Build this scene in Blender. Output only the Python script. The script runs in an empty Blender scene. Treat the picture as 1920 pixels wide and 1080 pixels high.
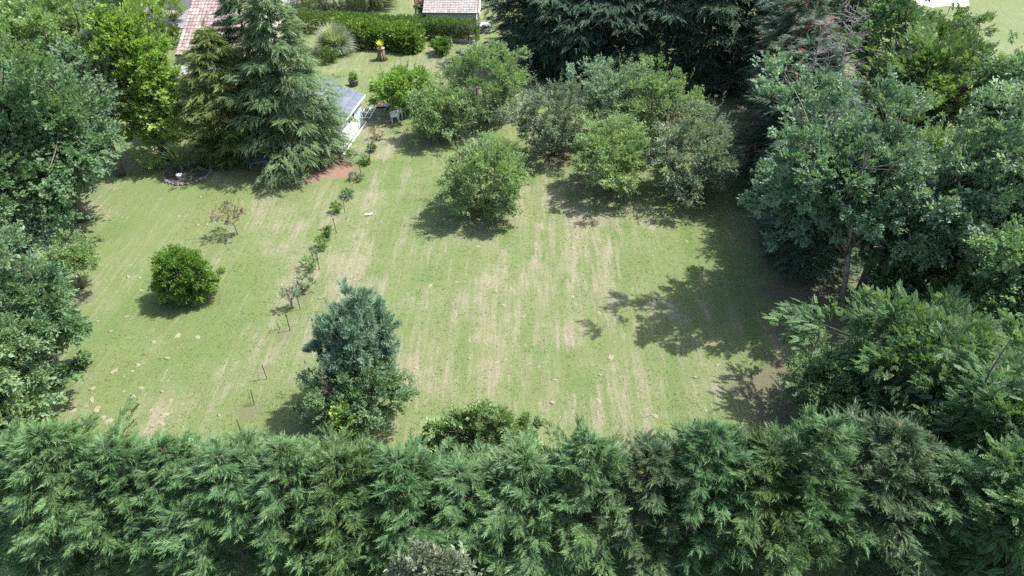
import bpy, math, random
import numpy as np
from mathutils import Vector, noise as mnoise

R_ = math.radians
scn = bpy.context.scene
COL = scn.collection

# ------------------------------------------------------------------ camera, sky, sun, exposure
CAM_H, PITCH, FPX = 20.0, R_(38.0), 1350.0
cam = bpy.data.cameras.new('camera')
cam.sensor_width = 36.0
cam.lens = 36.0 * FPX / 1920.0
cam.clip_start = 0.1
cam.clip_end = 2000.0
camo = bpy.data.objects.new('camera', cam)
COL.objects.link(camo)
camo.location = (0, 0, CAM_H)
camo.rotation_euler = (R_(90) - PITCH, 0, 0)
scn.camera = camo

SUN_EL = R_(61.0)
SUN_AZ = math.atan2(1.0, 0.30)            # clockwise from +Y, towards +X
world = bpy.data.worlds.new('World')
scn.world = world
world.use_nodes = True
wn = world.node_tree
wn.nodes.clear()
sky = wn.nodes.new('ShaderNodeTexSky')
sky.sky_type = 'NISHITA'
sky.sun_disc = False
sky.sun_elevation = SUN_EL
sky.sun_rotation = SUN_AZ
sky.air_density = 1.0
sky.dust_density = 2.2
sky.ozone_density = 1.0
bg = wn.nodes.new('ShaderNodeBackground')
bg.inputs['Strength'].default_value = 0.15
wo = wn.nodes.new('ShaderNodeOutputWorld')
wn.links.new(sky.outputs[0], bg.inputs[0])
wn.links.new(bg.outputs[0], wo.inputs[0])

sund = bpy.data.lights.new('sun', 'SUN')
sund.energy = 3.9
sund.angle = R_(0.6)
sund.color = (1.0, 0.965, 0.91)
suno = bpy.data.objects.new('sun', sund)
COL.objects.link(suno)
sv = Vector((math.sin(SUN_AZ) * math.cos(SUN_EL), math.cos(SUN_AZ) * math.cos(SUN_EL), math.sin(SUN_EL)))
suno.rotation_euler = sv.to_track_quat('Z', 'Y').to_euler()
suno.location = (30, 10, 60)

scn.view_settings.view_transform = 'Standard'
scn.view_settings.look = 'None'
scn.view_settings.exposure = 1.38
scn.view_settings.gamma = 1.0
scn.view_settings.use_curve_mapping = False
scn.cycles.use_denoising = False
scn.cycles.sample_clamp_indirect = 3.0
scn.cycles.max_bounces = 6
scn.cycles.diffuse_bounces = 3
scn.cycles.glossy_bounces = 2
scn.cycles.transmission_bounces = 3
scn.cycles.transparent_max_bounces = 6

# ------------------------------------------------------------------ surveying helpers: sight lines of the drone to points of the garden
CP, SP = math.cos(PITCH), math.sin(PITCH)
def G(px, py, z=0.0):
    a = (px - 960.0) / FPX
    b = (540.0 - py) / FPX
    d = (a, CP + b * SP, -SP + b * CP)
    t = (z - CAM_H) / d[2]
    return Vector((d[0] * t, d[1] * t, z))
def mpp(p):                                   # metres per photo pixel at p
    return (p[1] * CP + (CAM_H - p[2]) * SP) / FPX

# ------------------------------------------------------------------ mesh and object helpers
def tag(o, label=None, cat=None, group=None, kind=None):
    if label: o['label'] = label
    if cat: o['category'] = cat
    if group: o['group'] = group
    if kind: o['kind'] = kind
    return o
def thing(name, loc, label, cat, group=None, rz=0.0):
    o = bpy.data.objects.new(name, None)
    o.empty_display_size = 0.2
    COL.objects.link(o)
    o.location = loc
    o.rotation_euler = (0, 0, rz)
    return tag(o, label, cat, group)
def link(name, me, parent=None, loc=None):
    o = bpy.data.objects.new(name, me)
    COL.objects.link(o)
    if parent: o.parent = parent
    if loc is not None: o.location = loc
    return o
def copy_tree(o, parent=None):
    c = o.copy()
    COL.objects.link(c)
    if parent: c.parent = parent
    for ch in list(o.children):
        copy_tree(ch, c)
    return c

def soup(name, V, T, mat, smooth=False):
    """triangle soup: V (3n,3), T tint per vertex"""
    V = np.ascontiguousarray(V, dtype=np.float32)
    n = len(V)
    me = bpy.data.meshes.new(name)
    me.vertices.add(n)
    me.vertices.foreach_set('co', V.ravel())
    me.loops.add(n)
    me.loops.foreach_set('vertex_index', np.arange(n, dtype=np.int32))
    me.polygons.add(n // 3)
    me.polygons.foreach_set('loop_start', np.arange(0, n, 3, dtype=np.int32))
    at = me.attributes.new('tint', 'FLOAT', 'POINT')
    at.data.foreach_set('value', np.ascontiguousarray(T, dtype=np.float32))
    me.materials.append(mat)
    me.update(calc_edges=True)
    return me

class MB:
    """plain mesh builder for boxes, bars, tubes, discs"""
    def __init__(s): s.v = []; s.f = []
    def add(s, vs, fs):
        b = len(s.v); s.v += [tuple(v) for v in vs]; s.f += [tuple(i + b for i in f) for f in fs]; return s
    def box(s, c, d, rz=0.0, taper=1.0):
        x, y, z = d[0] / 2, d[1] / 2, d[2] / 2
        cs, sn = math.cos(rz), math.sin(rz)
        vs = []
        for k, (a, b, e) in enumerate([(-1,-1,-1),(1,-1,-1),(1,1,-1),(-1,1,-1),(-1,-1,1),(1,-1,1),(1,1,1),(-1,1,1)]):
            q = taper if e > 0 else 1.0
            X, Y = a * x * q, b * y * q
            vs.append((c[0] + X * cs - Y * sn, c[1] + X * sn + Y * cs, c[2] + e * z))
        return s.add(vs, [(0,3,2,1),(4,5,6,7),(0,1,5,4),(1,2,6,5),(2,3,7,6),(3,0,4,7)])
    def tube(s, pts, rad, n=6, cap=True):
        pts = [Vector(p) for p in pts]
        if not hasattr(rad, '__len__'): rad = [rad] * len(pts)
        rings = []
        for i, p in enumerate(pts):
            d = (pts[min(i + 1, len(pts) - 1)] - pts[max(i - 1, 0)])
            d = d.normalized() if d.length > 1e-9 else Vector((0, 0, 1))
            a = d.cross(Vector((0.31, 0.95, 0.05))); a.normalize(); b = d.cross(a)
            rings.append([p + (a * math.cos(2 * math.pi * k / n) + b * math.sin(2 * math.pi * k / n)) * rad[i] for k in range(n)])
        vs = [v for r in rings for v in r]
        fs = []
        for i in range(len(pts) - 1):
            for k in range(n):
                k2 = (k + 1) % n
                fs.append((i * n + k, (i + 1) * n + k, (i + 1) * n + k2, i * n + k2))
        if cap:
            fs.append(tuple(range(n))); fs.append(tuple((len(pts) - 1) * n + k for k in reversed(range(n))))
        return s.add(vs, fs)
    def lathe(s, prof, c=(0, 0, 0), n=14):
        vs = []; fs = []
        for r, z in prof:
            for k in range(n):
                a = 2 * math.pi * k / n
                vs.append((c[0] + r * math.cos(a), c[1] + r * math.sin(a), c[2] + z))
        for i in range(len(prof) - 1):
            for k in range(n):
                k2 = (k + 1) % n
                fs.append((i * n + k, i * n + k2, (i + 1) * n + k2, (i + 1) * n + k))
        fs.append(tuple(reversed(range(n)))); fs.append(tuple((len(prof) - 1) * n + k for k in range(n)))
        return s.add(vs, fs)
    def mesh(s, name, mat, smooth=False):
        me = bpy.data.meshes.new(name)
        me.from_pydata([tuple(v) for v in s.v], [], s.f)
        me.materials.append(mat)
        if smooth:
            me.polygons.foreach_set('use_smooth', [True] * len(me.polygons))
        me.update()
        return me
    def obj(s, name, mat, parent=None, loc=None, smooth=False):
        return link(name, s.mesh(name, mat, smooth), parent, loc)

# ------------------------------------------------------------------ materials
def nmat(name):
    m = bpy.data.materials.new(name)
    m.use_nodes = True
    nt = m.node_tree
    nt.nodes.clear()
    out = nt.nodes.new('ShaderNodeOutputMaterial')
    return m, nt, out
def rgb(c): return (c[0], c[1], c[2], 1.0)
def mixc(nt, fac, a, b, blend='MIX'):
    n = nt.nodes.new('ShaderNodeMix'); n.data_type = 'RGBA'; n.blend_type = blend
    for sock, v in ((n.inputs[0], fac), (n.inputs[6], a), (n.inputs[7], b)):
        if isinstance(v, (int, float)): sock.default_value = v
        elif isinstance(v, tuple): sock.default_value = rgb(v)
        else: nt.links.new(v, sock)
    return n.outputs[2]
def noise_n(nt, scale, detail=4, rough=0.6, vec=None, dist=0.0):
    n = nt.nodes.new('ShaderNodeTexNoise')
    n.inputs['Scale'].default_value = scale
    n.inputs['Detail'].default_value = detail
    n.inputs['Roughness'].default_value = rough
    n.inputs['Distortion'].default_value = dist
    if vec is not None: nt.links.new(vec, n.inputs['Vector'])
    return n.outputs[0]
def ramp(nt, src, lo, hi, a=0.0, b=1.0):
    n = nt.nodes.new('ShaderNodeMapRange')
    n.interpolation_type = 'SMOOTHSTEP'
    n.inputs[1].default_value = lo; n.inputs[2].default_value = hi
    n.inputs[3].default_value = a; n.inputs[4].default_value = b
    nt.links.new(src, n.inputs[0])
    return n.outputs[0]
def geo_pos(nt):
    return nt.nodes.new('ShaderNodeNewGeometry').outputs['Position']

def leaf_mat(name, c1, c2, rough=0.5, trans=0.28, tc=None, spec=0.3, c3=None, k=1.15, c3t=.66):
    c1 = tuple(x * k for x in c1); c2 = tuple(x * k for x in c2); trans = min(.45, trans * 1.25)
    m, nt, out = nmat(name)
    at = nt.nodes.new('ShaderNodeAttribute'); at.attribute_name = 'tint'
    col = mixc(nt, at.outputs['Fac'], c1, c2)
    oi = nt.nodes.new('ShaderNodeObjectInfo')
    pn = noise_n(nt, 0.8, 3, 0.6, geo_pos(nt))
    big = ramp(nt, pn, 0.35, 0.68)
    g = (c1[0] * 0.75 + c2[0] * 0.30, c1[1] * 0.75 + c2[1] * 0.22, c1[2] * 0.75 + c2[2] * 0.20)
    mf = nt.nodes.new('ShaderNodeMath'); mf.operation = 'MULTIPLY'
    nt.links.new(big, mf.inputs[0]); mf.inputs[1].default_value = 0.45
    col = mixc(nt, mf.outputs[0], col, g)
    if c3:
        r3 = ramp(nt, noise_n(nt, 1.9, 2, 0.5, geo_pos(nt)), c3t, c3t + .08)
        col = mixc(nt, r3, col, c3)
    hs = nt.nodes.new('ShaderNodeHueSaturation')
    mr = nt.nodes.new('ShaderNodeMapRange')
    nt.links.new(oi.outputs['Random'], mr.inputs[0])
    mr.inputs[3].default_value = 0.485; mr.inputs[4].default_value = 0.51
    nt.links.new(mr.outputs[0], hs.inputs['Hue'])
    mr2 = nt.nodes.new('ShaderNodeMapRange')
    nt.links.new(oi.outputs['Random'], mr2.inputs[0])
    mr2.inputs[3].default_value = 1.12; mr2.inputs[4].default_value = 0.88
    nt.links.new(mr2.outputs[0], hs.inputs['Value'])
    nt.links.new(col, hs.inputs['Color'])
    col = hs.outputs[0]
    p = nt.nodes.new('ShaderNodeBsdfPrincipled')
    nt.links.new(col, p.inputs['Base Color'])
    p.inputs['Roughness'].default_value = rough
    p.inputs['Specular IOR Level'].default_value = spec
    t = nt.nodes.new('ShaderNodeBsdfTranslucent')
    tcol = mixc(nt, 1.0, col, tc or (1.25, 1.35, 0.55), 'MULTIPLY')
    nt.links.new(tcol, t.inputs['Color'])
    mx = nt.nodes.new('ShaderNodeMixShader')
    mx.inputs[0].default_value = trans
    nt.links.new(p.outputs[0], mx.inputs[1]); nt.links.new(t.outputs[0], mx.inputs[2])
    nt.links.new(mx.outputs[0], out.inputs[0])
    return m

def plain(name, c, c2=None, rough=0.7, scale=6.0, bump=0.0, spec=0.3, metal=0.0, bscale=None):
    m, nt, out = nmat(name)
    p = nt.nodes.new('ShaderNodeBsdfPrincipled')
    tcn = nt.nodes.new('ShaderNodeTexCoord').outputs['Object']
    n = noise_n(nt, scale, 5, 0.65, tcn)
    col = mixc(nt, ramp(nt, n, 0.3, 0.7), c, c2 or tuple(x * 0.7 for x in c))
    nt.links.new(col, p.inputs['Base Color'])
    p.inputs['Roughness'].default_value = rough
    p.inputs['Specular IOR Level'].default_value = spec
    p.inputs['Metallic'].default_value = metal
    if bump:
        b = nt.nodes.new('ShaderNodeBump')
        b.inputs['Strength'].default_value = bump
        b.inputs['Distance'].default_value = 0.02
        nt.links.new(noise_n(nt, bscale or scale * 4, 4, 0.7, tcn), b.inputs['Height'])
        nt.links.new(b.outputs[0], p.inputs['Normal'])
    nt.links.new(p.outputs[0], out.inputs[0])
    return m

M = {}
M['bark'] = plain('bark', (0.16, 0.13, 0.10), (0.07, 0.055, 0.045), 0.9, 5, 0.8)
M['pine_bark'] = plain('pine_bark', (0.34, 0.27, 0.21), (0.13, 0.10, 0.08), 0.9, 4, 0.8)
M['twig'] = plain('twig', (0.36, 0.31, 0.26), (0.22, 0.18, 0.15), 0.9, 8)
M['dead'] = plain('dead_wood', (0.30, 0.26, 0.25), (0.19, 0.15, 0.145), 0.9, 8)
M['cyp'] = leaf_mat('cypress_foliage', (0.038, 0.093, 0.031), (0.091, 0.176, 0.063), 0.55, 0.10)
M['cyp_green'] = leaf_mat('green_cypress_foliage', (0.041, 0.081, 0.023), (0.092, 0.153, 0.043), 0.55, 0.10)
M['cyp_dark'] = leaf_mat('dark_cypress_foliage', (0.025, 0.058, 0.035), (0.068, 0.122, 0.072), 0.6, 0.12)
M['cyp_rust'] = leaf_mat('rusty_cypress_foliage', (0.030, 0.060, 0.034), (0.075, 0.12, 0.065), 0.6, 0.15, c3=(0.24, 0.075, 0.045), c3t=.57)
M['cyp_yellow'] = leaf_mat('yellowish_cypress_foliage', (0.069, 0.117, 0.031), (0.200, 0.247, 0.066), 0.55, 0.22)
M['cedar'] = leaf_mat('cedar_needles', (0.064, 0.125, 0.050), (0.173, 0.249, 0.104), 0.55, 0.2)
M['oak'] = leaf_mat('oak_leaves', (0.071, 0.144, 0.067), (0.165, 0.261, 0.126), 0.52, 0.28)
M['lime'] = leaf_mat('bright_green_leaves', (0.123, 0.221, 0.054), (0.275, 0.400, 0.105), 0.45, 0.38)
M['apple'] = leaf_mat('apple_leaves', (0.102, 0.180, 0.076), (0.226, 0.327, 0.146), 0.52, 0.3)
M['plum'] = leaf_mat('grey_green_leaves', (0.108, 0.156, 0.099), (0.209, 0.275, 0.182), 0.5, 0.25)
M['euc'] = leaf_mat('poplar_leaves', (0.090, 0.167, 0.094), (0.225, 0.328, 0.200), 0.52, 0.22)
M['robin'] = leaf_mat('robinia_leaves', (0.046, 0.108, 0.046), (0.127, 0.215, 0.086), 0.52, 0.33)
M['robin_lime'] = leaf_mat('light_robinia_leaves', (0.058, 0.110, 0.040), (0.115, 0.180, 0.077), 0.45, 0.35)
M['pine'] = leaf_mat('blue_pine_needles', (0.099, 0.182, 0.110), (0.224, 0.334, 0.209), 0.6, 0.15)
M['bay'] = leaf_mat('bay_leaves', (0.081, 0.169, 0.030), (0.191, 0.290, 0.063), 0.35, 0.3)
M['walnut'] = leaf_mat('walnut_leaves', (0.075, 0.149, 0.072), (0.180, 0.273, 0.137), 0.52, 0.3)
M['laurel'] = leaf_mat('laurel_leaves', (0.062, 0.135, 0.022), (0.162, 0.243, 0.055), 0.35, 0.3)
M['hedge'] = leaf_mat('clipped_hedge_leaves', (0.039, 0.094, 0.020), (0.105, 0.187, 0.039), 0.5, 0.25)
M['pampas'] = leaf_mat('pampas_blades', (0.169, 0.214, 0.146), (0.304, 0.338, 0.259), 0.5, 0.3)
M['yucca'] = leaf_mat('yucca_blades', (0.091, 0.169, 0.072), (0.247, 0.312, 0.156), 0.45, 0.2)
M['willow'] = leaf_mat('willow_leaves', (0.075, 0.116, 0.040), (0.158, 0.200, 0.088), 0.5, 0.3)
M['red_leaf'] = leaf_mat('reddish_young_leaves', (0.115, 0.155, 0.075), (0.36, 0.235, 0.185), 0.5, 0.3)
M['pink'] = leaf_mat('pink_petals', (0.62, 0.16, 0.24), (0.75, 0.28, 0.36), 0.6, 0.3, (1, 1, 1))
M['pale_pink'] = leaf_mat('pale_pink_petals', (0.62, 0.36, 0.36), (0.72, 0.5, 0.48), 0.6, 0.3, (1, 1, 1))
M['white_fl'] = leaf_mat('white_petals', (0.6, 0.6, 0.55), (0.75, 0.75, 0.7), 0.6, 0.3, (1, 1, 1))
M['yellow_leaf'] = leaf_mat('yellow_variegated_leaves', (0.42, 0.38, 0.08), (0.62, 0.58, 0.22), 0.45, 0.3)
M['olive'] = leaf_mat('silvery_shrub_leaves', (0.079, 0.112, 0.068), (0.166, 0.202, 0.137), 0.4, 0.2)
M['viburnum'] = leaf_mat('pale_shrub_leaves', (0.124, 0.202, 0.081), (0.247, 0.345, 0.150), 0.42, 0.28)
M['purple'] = leaf_mat('purple_leaves', (0.10, 0.03, 0.045), (0.20, 0.06, 0.08), 0.5, 0.25, (1.3, .9, .9))
M['grass'] = leaf_mat('grass_blades', (0.090, 0.135, 0.040), (0.240, 0.225, 0.140), 0.7, 0.3)

M['white'] = plain('white_painted_boards', (0.74, 0.74, 0.72), (0.56, 0.56, 0.53), 0.6, 2.2, 0.2)
M['white_plastic'] = plain('white_plastic', (0.78, 0.80, 0.80), (0.70, 0.73, 0.74), 0.35, 3)
M['shade_white'] = plain('pale_render', (0.55, 0.54, 0.52), (0.45, 0.44, 0.43), 0.8, 2, 0.2)
M['cream'] = plain('cream_render', (0.60, 0.55, 0.47), (0.52, 0.47, 0.40), 0.8, 1.5, 0.2)
M['slate'] = plain('slate_grey_roofing', (0.125, 0.140, 0.175), (0.072, 0.085, 0.100), 0.6, 1.6, 0.4)
M['tile'] = None
M['blue_door'] = plain('light_blue_curtain', (0.42, 0.60, 0.70), (0.30, 0.48, 0.60), 0.6, 8)
M['glass'] = plain('dark_window_glass', (0.03, 0.035, 0.04), (0.05, 0.055, 0.06), 0.12, 2, spec=0.6)
M['blue_tarp'] = plain('blue_tarpaulin', (0.03, 0.13, 0.48), (0.02, 0.08, 0.30), 0.4, 5, 0.4)
M['grey'] = plain('grey_metal', (0.28, 0.29, 0.30), (0.20, 0.21, 0.22), 0.45, 6)
M['concrete'] = plain('concrete', (0.36, 0.34, 0.31), (0.22, 0.21, 0.19), 0.9, 4, 0.5)
M['stone'] = plain('garden_stone', (0.20, 0.185, 0.17), (0.09, 0.085, 0.08), 0.9, 5, 0.6)
M['terracotta'] = plain('terracotta_board', (0.36, 0.23, 0.16), (0.27, 0.17, 0.12), 0.8, 4)
M['wood'] = plain('weathered_wood', (0.22, 0.16, 0.12), (0.11, 0.08, 0.06), 0.9, 6, 0.5)
M['stake'] = plain('dark_stake', (0.055, 0.045, 0.045), (0.03, 0.03, 0.03), 0.6, 10)
M['blue_cap'] = plain('blue_cap', (0.05, 0.20, 0.55), None, 0.4, 5)
M['fence_green'] = plain('green_fence_wire', (0.06, 0.12, 0.09), None, 0.5, 10)
M['soil'] = plain('pale_dry_soil', (0.27, 0.23, 0.165), (0.16, 0.145, 0.095), 0.95, 7, 0.9)
M['bed'] = plain('dark_bed_soil', (0.10, 0.075, 0.06), (0.06, 0.045, 0.04), 0.95, 7, 0.9)
M['pot'] = plain('grey_pot', (0.16, 0.15, 0.16), (0.11, 0.10, 0.11), 0.7, 5)
M['asphalt'] = plain('pale_asphalt', (0.20, 0.20, 0.205), (0.15, 0.15, 0.155), 0.9, 3, 0.3)

def tile_mat(name, cols, sc):
    m, nt, out = nmat(name)
    p = nt.nodes.new('ShaderNodeBsdfPrincipled')
    at = nt.nodes.new('ShaderNodeAttribute'); at.attribute_name = 'tint'
    cr = nt.nodes.new('ShaderNodeValToRGB')
    cr.color_ramp.elements[0].color = rgb(cols[0]); cr.color_ramp.elements[1].color = rgb(cols[-1])
    for i, c in enumerate(cols[1:-1]):
        e = cr.color_ramp.elements.new((i + 1) / (len(cols) - 1)); e.color = rgb(c)
    nt.links.new(at.outputs['Fac'], cr.inputs[0])
    n = noise_n(nt, sc, 4, 0.7, nt.nodes.new('ShaderNodeTexCoord').outputs['Object'])
    col = mixc(nt, ramp(nt, n, 0.45, 0.75, 0, 0.55), cr.outputs[0], (0.22, 0.21, 0.18))
    nt.links.new(col, p.inputs['Base Color'])
    p.inputs['Roughness'].default_value = 0.85
    nt.links.new(p.outputs[0], out.inputs[0])
    return m
M['tile'] = tile_mat('clay_pantiles', [(0.20, 0.135, 0.115), (0.26, 0.185, 0.165), (0.15, 0.105, 0.10), (0.36, 0.29, 0.26), (0.22, 0.155, 0.14)], 1.2)
M['shingle'] = tile_mat('faded_shingles', [(0.25, 0.215, 0.205), (0.31, 0.27, 0.255), (0.21, 0.185, 0.18), (0.38, 0.34, 0.32)], 1.0)

# ------------------------------------------------------------------ 2D value noise for the terrain
def vnoise(x, y, seed):
    rs = np.random.RandomState(seed)
    tab = rs.rand(256, 256)
    xi = np.floor(x).astype(int); yi = np.floor(y).astype(int)
    fx = x - xi; fy = y - yi
    fx = fx * fx * (3 - 2 * fx); fy = fy * fy * (3 - 2 * fy)
    a = tab[xi & 255, yi & 255]; b = tab[(xi + 1) & 255, yi & 255]
    c = tab[xi & 255, (yi + 1) & 255]; d = tab[(xi + 1) & 255, (yi + 1) & 255]
    return (a * (1 - fx) + b * fx) * (1 - fy) + (c * (1 - fx) + d * fx) * fy
def fbm(x, y, seed, o=4):
    s = 0; w = 1; t = 0
    for k in range(o):
        s = s + w * vnoise(x * 2 ** k + 17.3 * k, y * 2 ** k + 5.1 * k, seed + k); t += w; w *= 0.55
    return s / t
def sstep(a, b, x):
    t = np.clip((x - a) / (b - a), 0, 1); return t * t * (3 - 2 * t)
def seg_dist(X, Y, p, q):
    dx, dy = q[0] - p[0], q[1] - p[1]
    t = np.clip(((X - p[0]) * dx + (Y - p[1]) * dy) / (dx * dx + dy * dy), 0, 1)
    return np.hypot(X - p[0] - t * dx, Y - p[1] - t * dy)

def terrain_z(X, Y):
    X = np.asarray(X, float); Y = np.asarray(Y, float)
    return 0.10 * (fbm(X * 0.12 + 40, Y * 0.12 + 40, 3, 3) - 0.5)

# rows of the bed, of the right hand windbreak
BED0, BED1 = G(705, 245), G(447, 815)
RW0, RW1 = G(1432, 500), G(1392, 190)

def build_ground():
    fx = np.arange(-24, 24.01, 0.13); fy = np.arange(12, 66.01, 0.13)
    ox = np.array([-900, -500, -250, -120, -80, -60, -45, -36, -30, -27]); 
    xs = np.concatenate([ox, fx, -ox[::-1]])
    ys = np.concatenate([[-600, -250, -100, -40, -15, -5, 2, 7, 10], fy, [68, 72, 78, 86, 96, 110, 130, 170, 250, 450, 900, 1500]])
    X, Y = np.meshgrid(xs, ys, indexing='ij')
    Z = terrain_z(X, Y)
    fine = (np.abs(X) < 24) & (Y > 12) & (Y < 66)
    az = R_(4.6)
    u = X * math.cos(az) - Y * math.sin(az); v = X * math.sin(az) + Y * math.cos(az)
    u = u + 0.25 * (fbm(u * .15 + 5, v * .12 + 9, 51, 2) - .5) * 2
    # dryness: mower rows + patches
    st = fbm(u * 1.9 + 60, v * 0.13 + 20, 11, 3)
    st2 = fbm(u * 4.6 + 60, v * 0.30 + 20, 14, 3)
    brk = fbm(X * .55 + 10, Y * .4 + 80, 61, 4)
    pa = fbm(X * 0.22 + 60, Y * 0.22 + 30, 21, 4)
    pf = fbm(X * 1.3 + 60, Y * 1.3 + 30, 25, 4)
    bedd = seg_dist(X, Y, (BED0.x, BED0.y), (BED1.x, BED1.y))
    side = (X - BED0.x) * (BED1.y - BED0.y) - (Y - BED0.y) * (BED1.x - BED0.x)   # <0 right of the bed
    right = sstep(0, 12, -side / 20)
    c = G(1090, 560)
    mid = np.exp(-(((X - c.x) / 7.5) ** 2 + ((Y - c.y) / 8.5) ** 2))
    dry = 0.02 + 0.42 * sstep(.36, .72, st) * sstep(.28, .62, brk) * (0.45 + 0.55 * mid) + 0.48 * sstep(.40, .75, st2) * (0.6 + .4 * mid) + 0.30 * sstep(.44, .66, pa) + 0.55 * (pf - .45) + 0.06 * mid + 0.5 * (brk - .5)
    p0, p1 = G(700, 260), G(640, 500)
    pd = seg_dist(X, Y, (p0.x + .8, p0.y), (p1.x + .7, p1.y))
    dry += 0.50 * np.exp(-(pd / 0.75) ** 2) * (.5 + pf)
    for (px, py, r, a) in [(1130, 430, 2.4, .3), (640, 520, 1.2, .4), (180, 330, 2.0, .35), (150, 360, 2.4, .35), (200, 600, 2.2, -.25), (700, 90, 3, -.3), (750, 330, 2.2, -.25),
                           (1140, 640, .5, -.5), (1080, 720, .6, -.4), (300, 340, 2.5, -.2), (830, 720, 1.4, .3), (960, 740, 1.6, .15), (260, 760, 3, -.15),
                           (1300, 500, 2.0, -.2), (520, 450, 2.5, .2), (480, 700, 2.0, .2), (820, 115, 2.0, .3), (760, 300, 1.5, .15), (920, 520, 1.4, .12), (950, 660, 1.4, .12)]:
        q = G(px, py)
        dry += a * np.exp(-((X - q.x) ** 2 + ((Y - q.y) * 0.8) ** 2) / r ** 2)
    lush = sstep(.52, .72, fbm(u * 1.1 + 30, v * 0.16 + 77, 31, 2)) * 0.8 * right + 0.55 * sstep(.5, .7, fbm(X * .3 + 9, Y * .3 + 50, 37, 3)) + .2 * (1 - right)
    # bare / litter: under the trees and along the windbreak
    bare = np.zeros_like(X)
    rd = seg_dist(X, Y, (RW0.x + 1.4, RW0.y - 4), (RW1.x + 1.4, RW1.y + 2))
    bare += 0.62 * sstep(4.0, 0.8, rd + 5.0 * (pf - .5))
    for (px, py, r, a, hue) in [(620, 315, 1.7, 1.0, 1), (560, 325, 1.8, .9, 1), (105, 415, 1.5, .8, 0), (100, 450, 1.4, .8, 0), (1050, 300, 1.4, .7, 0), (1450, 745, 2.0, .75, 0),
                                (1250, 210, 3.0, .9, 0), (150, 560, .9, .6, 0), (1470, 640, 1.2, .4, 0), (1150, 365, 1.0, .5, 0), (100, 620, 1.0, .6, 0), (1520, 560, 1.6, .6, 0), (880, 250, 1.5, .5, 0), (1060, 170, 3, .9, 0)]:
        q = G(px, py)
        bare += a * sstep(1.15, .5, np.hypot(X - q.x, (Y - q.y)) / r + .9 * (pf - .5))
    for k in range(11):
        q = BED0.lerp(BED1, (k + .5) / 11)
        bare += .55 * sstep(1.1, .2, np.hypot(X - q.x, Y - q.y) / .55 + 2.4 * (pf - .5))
    rust = np.zeros_like(X)
    for (px, py, r) in [(622, 312, 1.9), (575, 320, 2.0)]:
        q = G(px, py); rust += np.exp(-(((X - q.x)) ** 2 + (Y - q.y) ** 2) / r ** 2)
    # far meadow top right
    far = sstep(60, 66, Y + .3 * X)
    dry = np.where(far > .01, dry * (1 - far) + far * (.42 + .3 * (st - .5)), dry)
    bare = bare * (1 - far)
    Z = Z + np.where(fine, 0.02 * (pf - .5) + 0.012 * (st2 - .5), 0)
    nx, ny = X.shape
    V = np.stack([X, Y, Z], -1).reshape(-1, 3).astype(np.float32)
    i = np.arange(nx * ny).reshape(nx, ny)
    F = np.stack([i[:-1, :-1], i[1:, :-1], i[1:, 1:], i[:-1, 1:]], -1).reshape(-1, 4).astype(np.int32)
    me = bpy.data.meshes.new('ground')
    me.vertices.add(len(V)); me.vertices.foreach_set('co', V.ravel())
    me.loops.add(F.size); me.loops.foreach_set('vertex_index', F.ravel())
    me.polygons.add(len(F)); me.polygons.foreach_set('loop_start', np.arange(0, F.size, 4, dtype=np.int32))
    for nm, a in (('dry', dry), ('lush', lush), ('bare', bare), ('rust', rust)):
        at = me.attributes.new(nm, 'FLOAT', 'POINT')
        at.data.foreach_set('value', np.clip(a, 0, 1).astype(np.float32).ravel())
    me.polygons.foreach_set('use_smooth', np.ones(len(F), bool))
    me.update(calc_edges=True)
    m, nt, out = nmat('mown_grass')
    def A(n):
        a = nt.nodes.new('ShaderNodeAttribute'); a.attribute_name = n; return a.outputs['Fac']
    pos = geo_pos(nt)
    fine1 = noise_n(nt, 9.0, 5, 0.75, pos)
    fine2 = noise_n(nt, 2.6, 5, 0.7, pos)
    fine3 = noise_n(nt, 32.0, 3, 0.8, pos)
    def add(a, b, k, off):
        n = nt.nodes.new('ShaderNodeMath'); n.operation = 'MULTIPLY_ADD'
        nt.links.new(b, n.inputs[0]); n.inputs[1].default_value = k
        o = nt.nodes.new('ShaderNodeMath'); o.operation = 'ADD'; nt.links.new(a, o.inputs[0]); o.inputs[1].default_value = off
        nt.links.new(o.outputs[0], n.inputs[2]); return n.outputs[0]
    d = add(A('dry'), fine1, 1.0, -0.5)
    d = add(d, fine2, 0.9, -0.45)
    mp = nt.nodes.new('ShaderNodeMapping'); mp.vector_type = 'POINT'
    mp.inputs['Rotation'].default_value = (0, 0, az); mp.inputs['Scale'].default_value = (6.5, 0.42, 1.0)
    nt.links.new(pos, mp.inputs['Vector'])
    streak = noise_n(nt, 1.0, 4, 0.7, mp.outputs[0])
    d = add(d, streak, 1.9, -0.95)
    grit = noise_n(nt, 15.0, 3, 0.8, pos)
    d = add(d, grit, 1.1, -0.55)
    green = mixc(nt, add(A('lush'), fine2, .9, -.45), (0.112, 0.146, 0.050), (0.072, 0.124, 0.030))
    green = mixc(nt, ramp(nt, fine3, .35, .7, 0, .55), green, (0.155, 0.178, 0.088))
    straw = mixc(nt, fine3, (0.145, 0.138, 0.082), (0.245, 0.220, 0.155))
    col = mixc(nt, ramp(nt, d, 0.18, 1.15), green, straw)
    chaff = ramp(nt, add(add(noise_n(nt, 5.5, 5, 0.8, pos), A('dry'), .08, 0), streak, .38, -.19), 0.60, 0.80, 0, .85)
    col = mixc(nt, chaff, col, (0.285, 0.262, 0.205))
    weed = ramp(nt, noise_n(nt, 3.1, 5, 0.75, pos, .6), 0.60, 0.72)
    col = mixc(nt, weed, col, (0.060, 0.105, 0.026))
    litter = mixc(nt, fine1, (0.062, 0.062, 0.032), (0.165, 0.150, 0.095))
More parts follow.
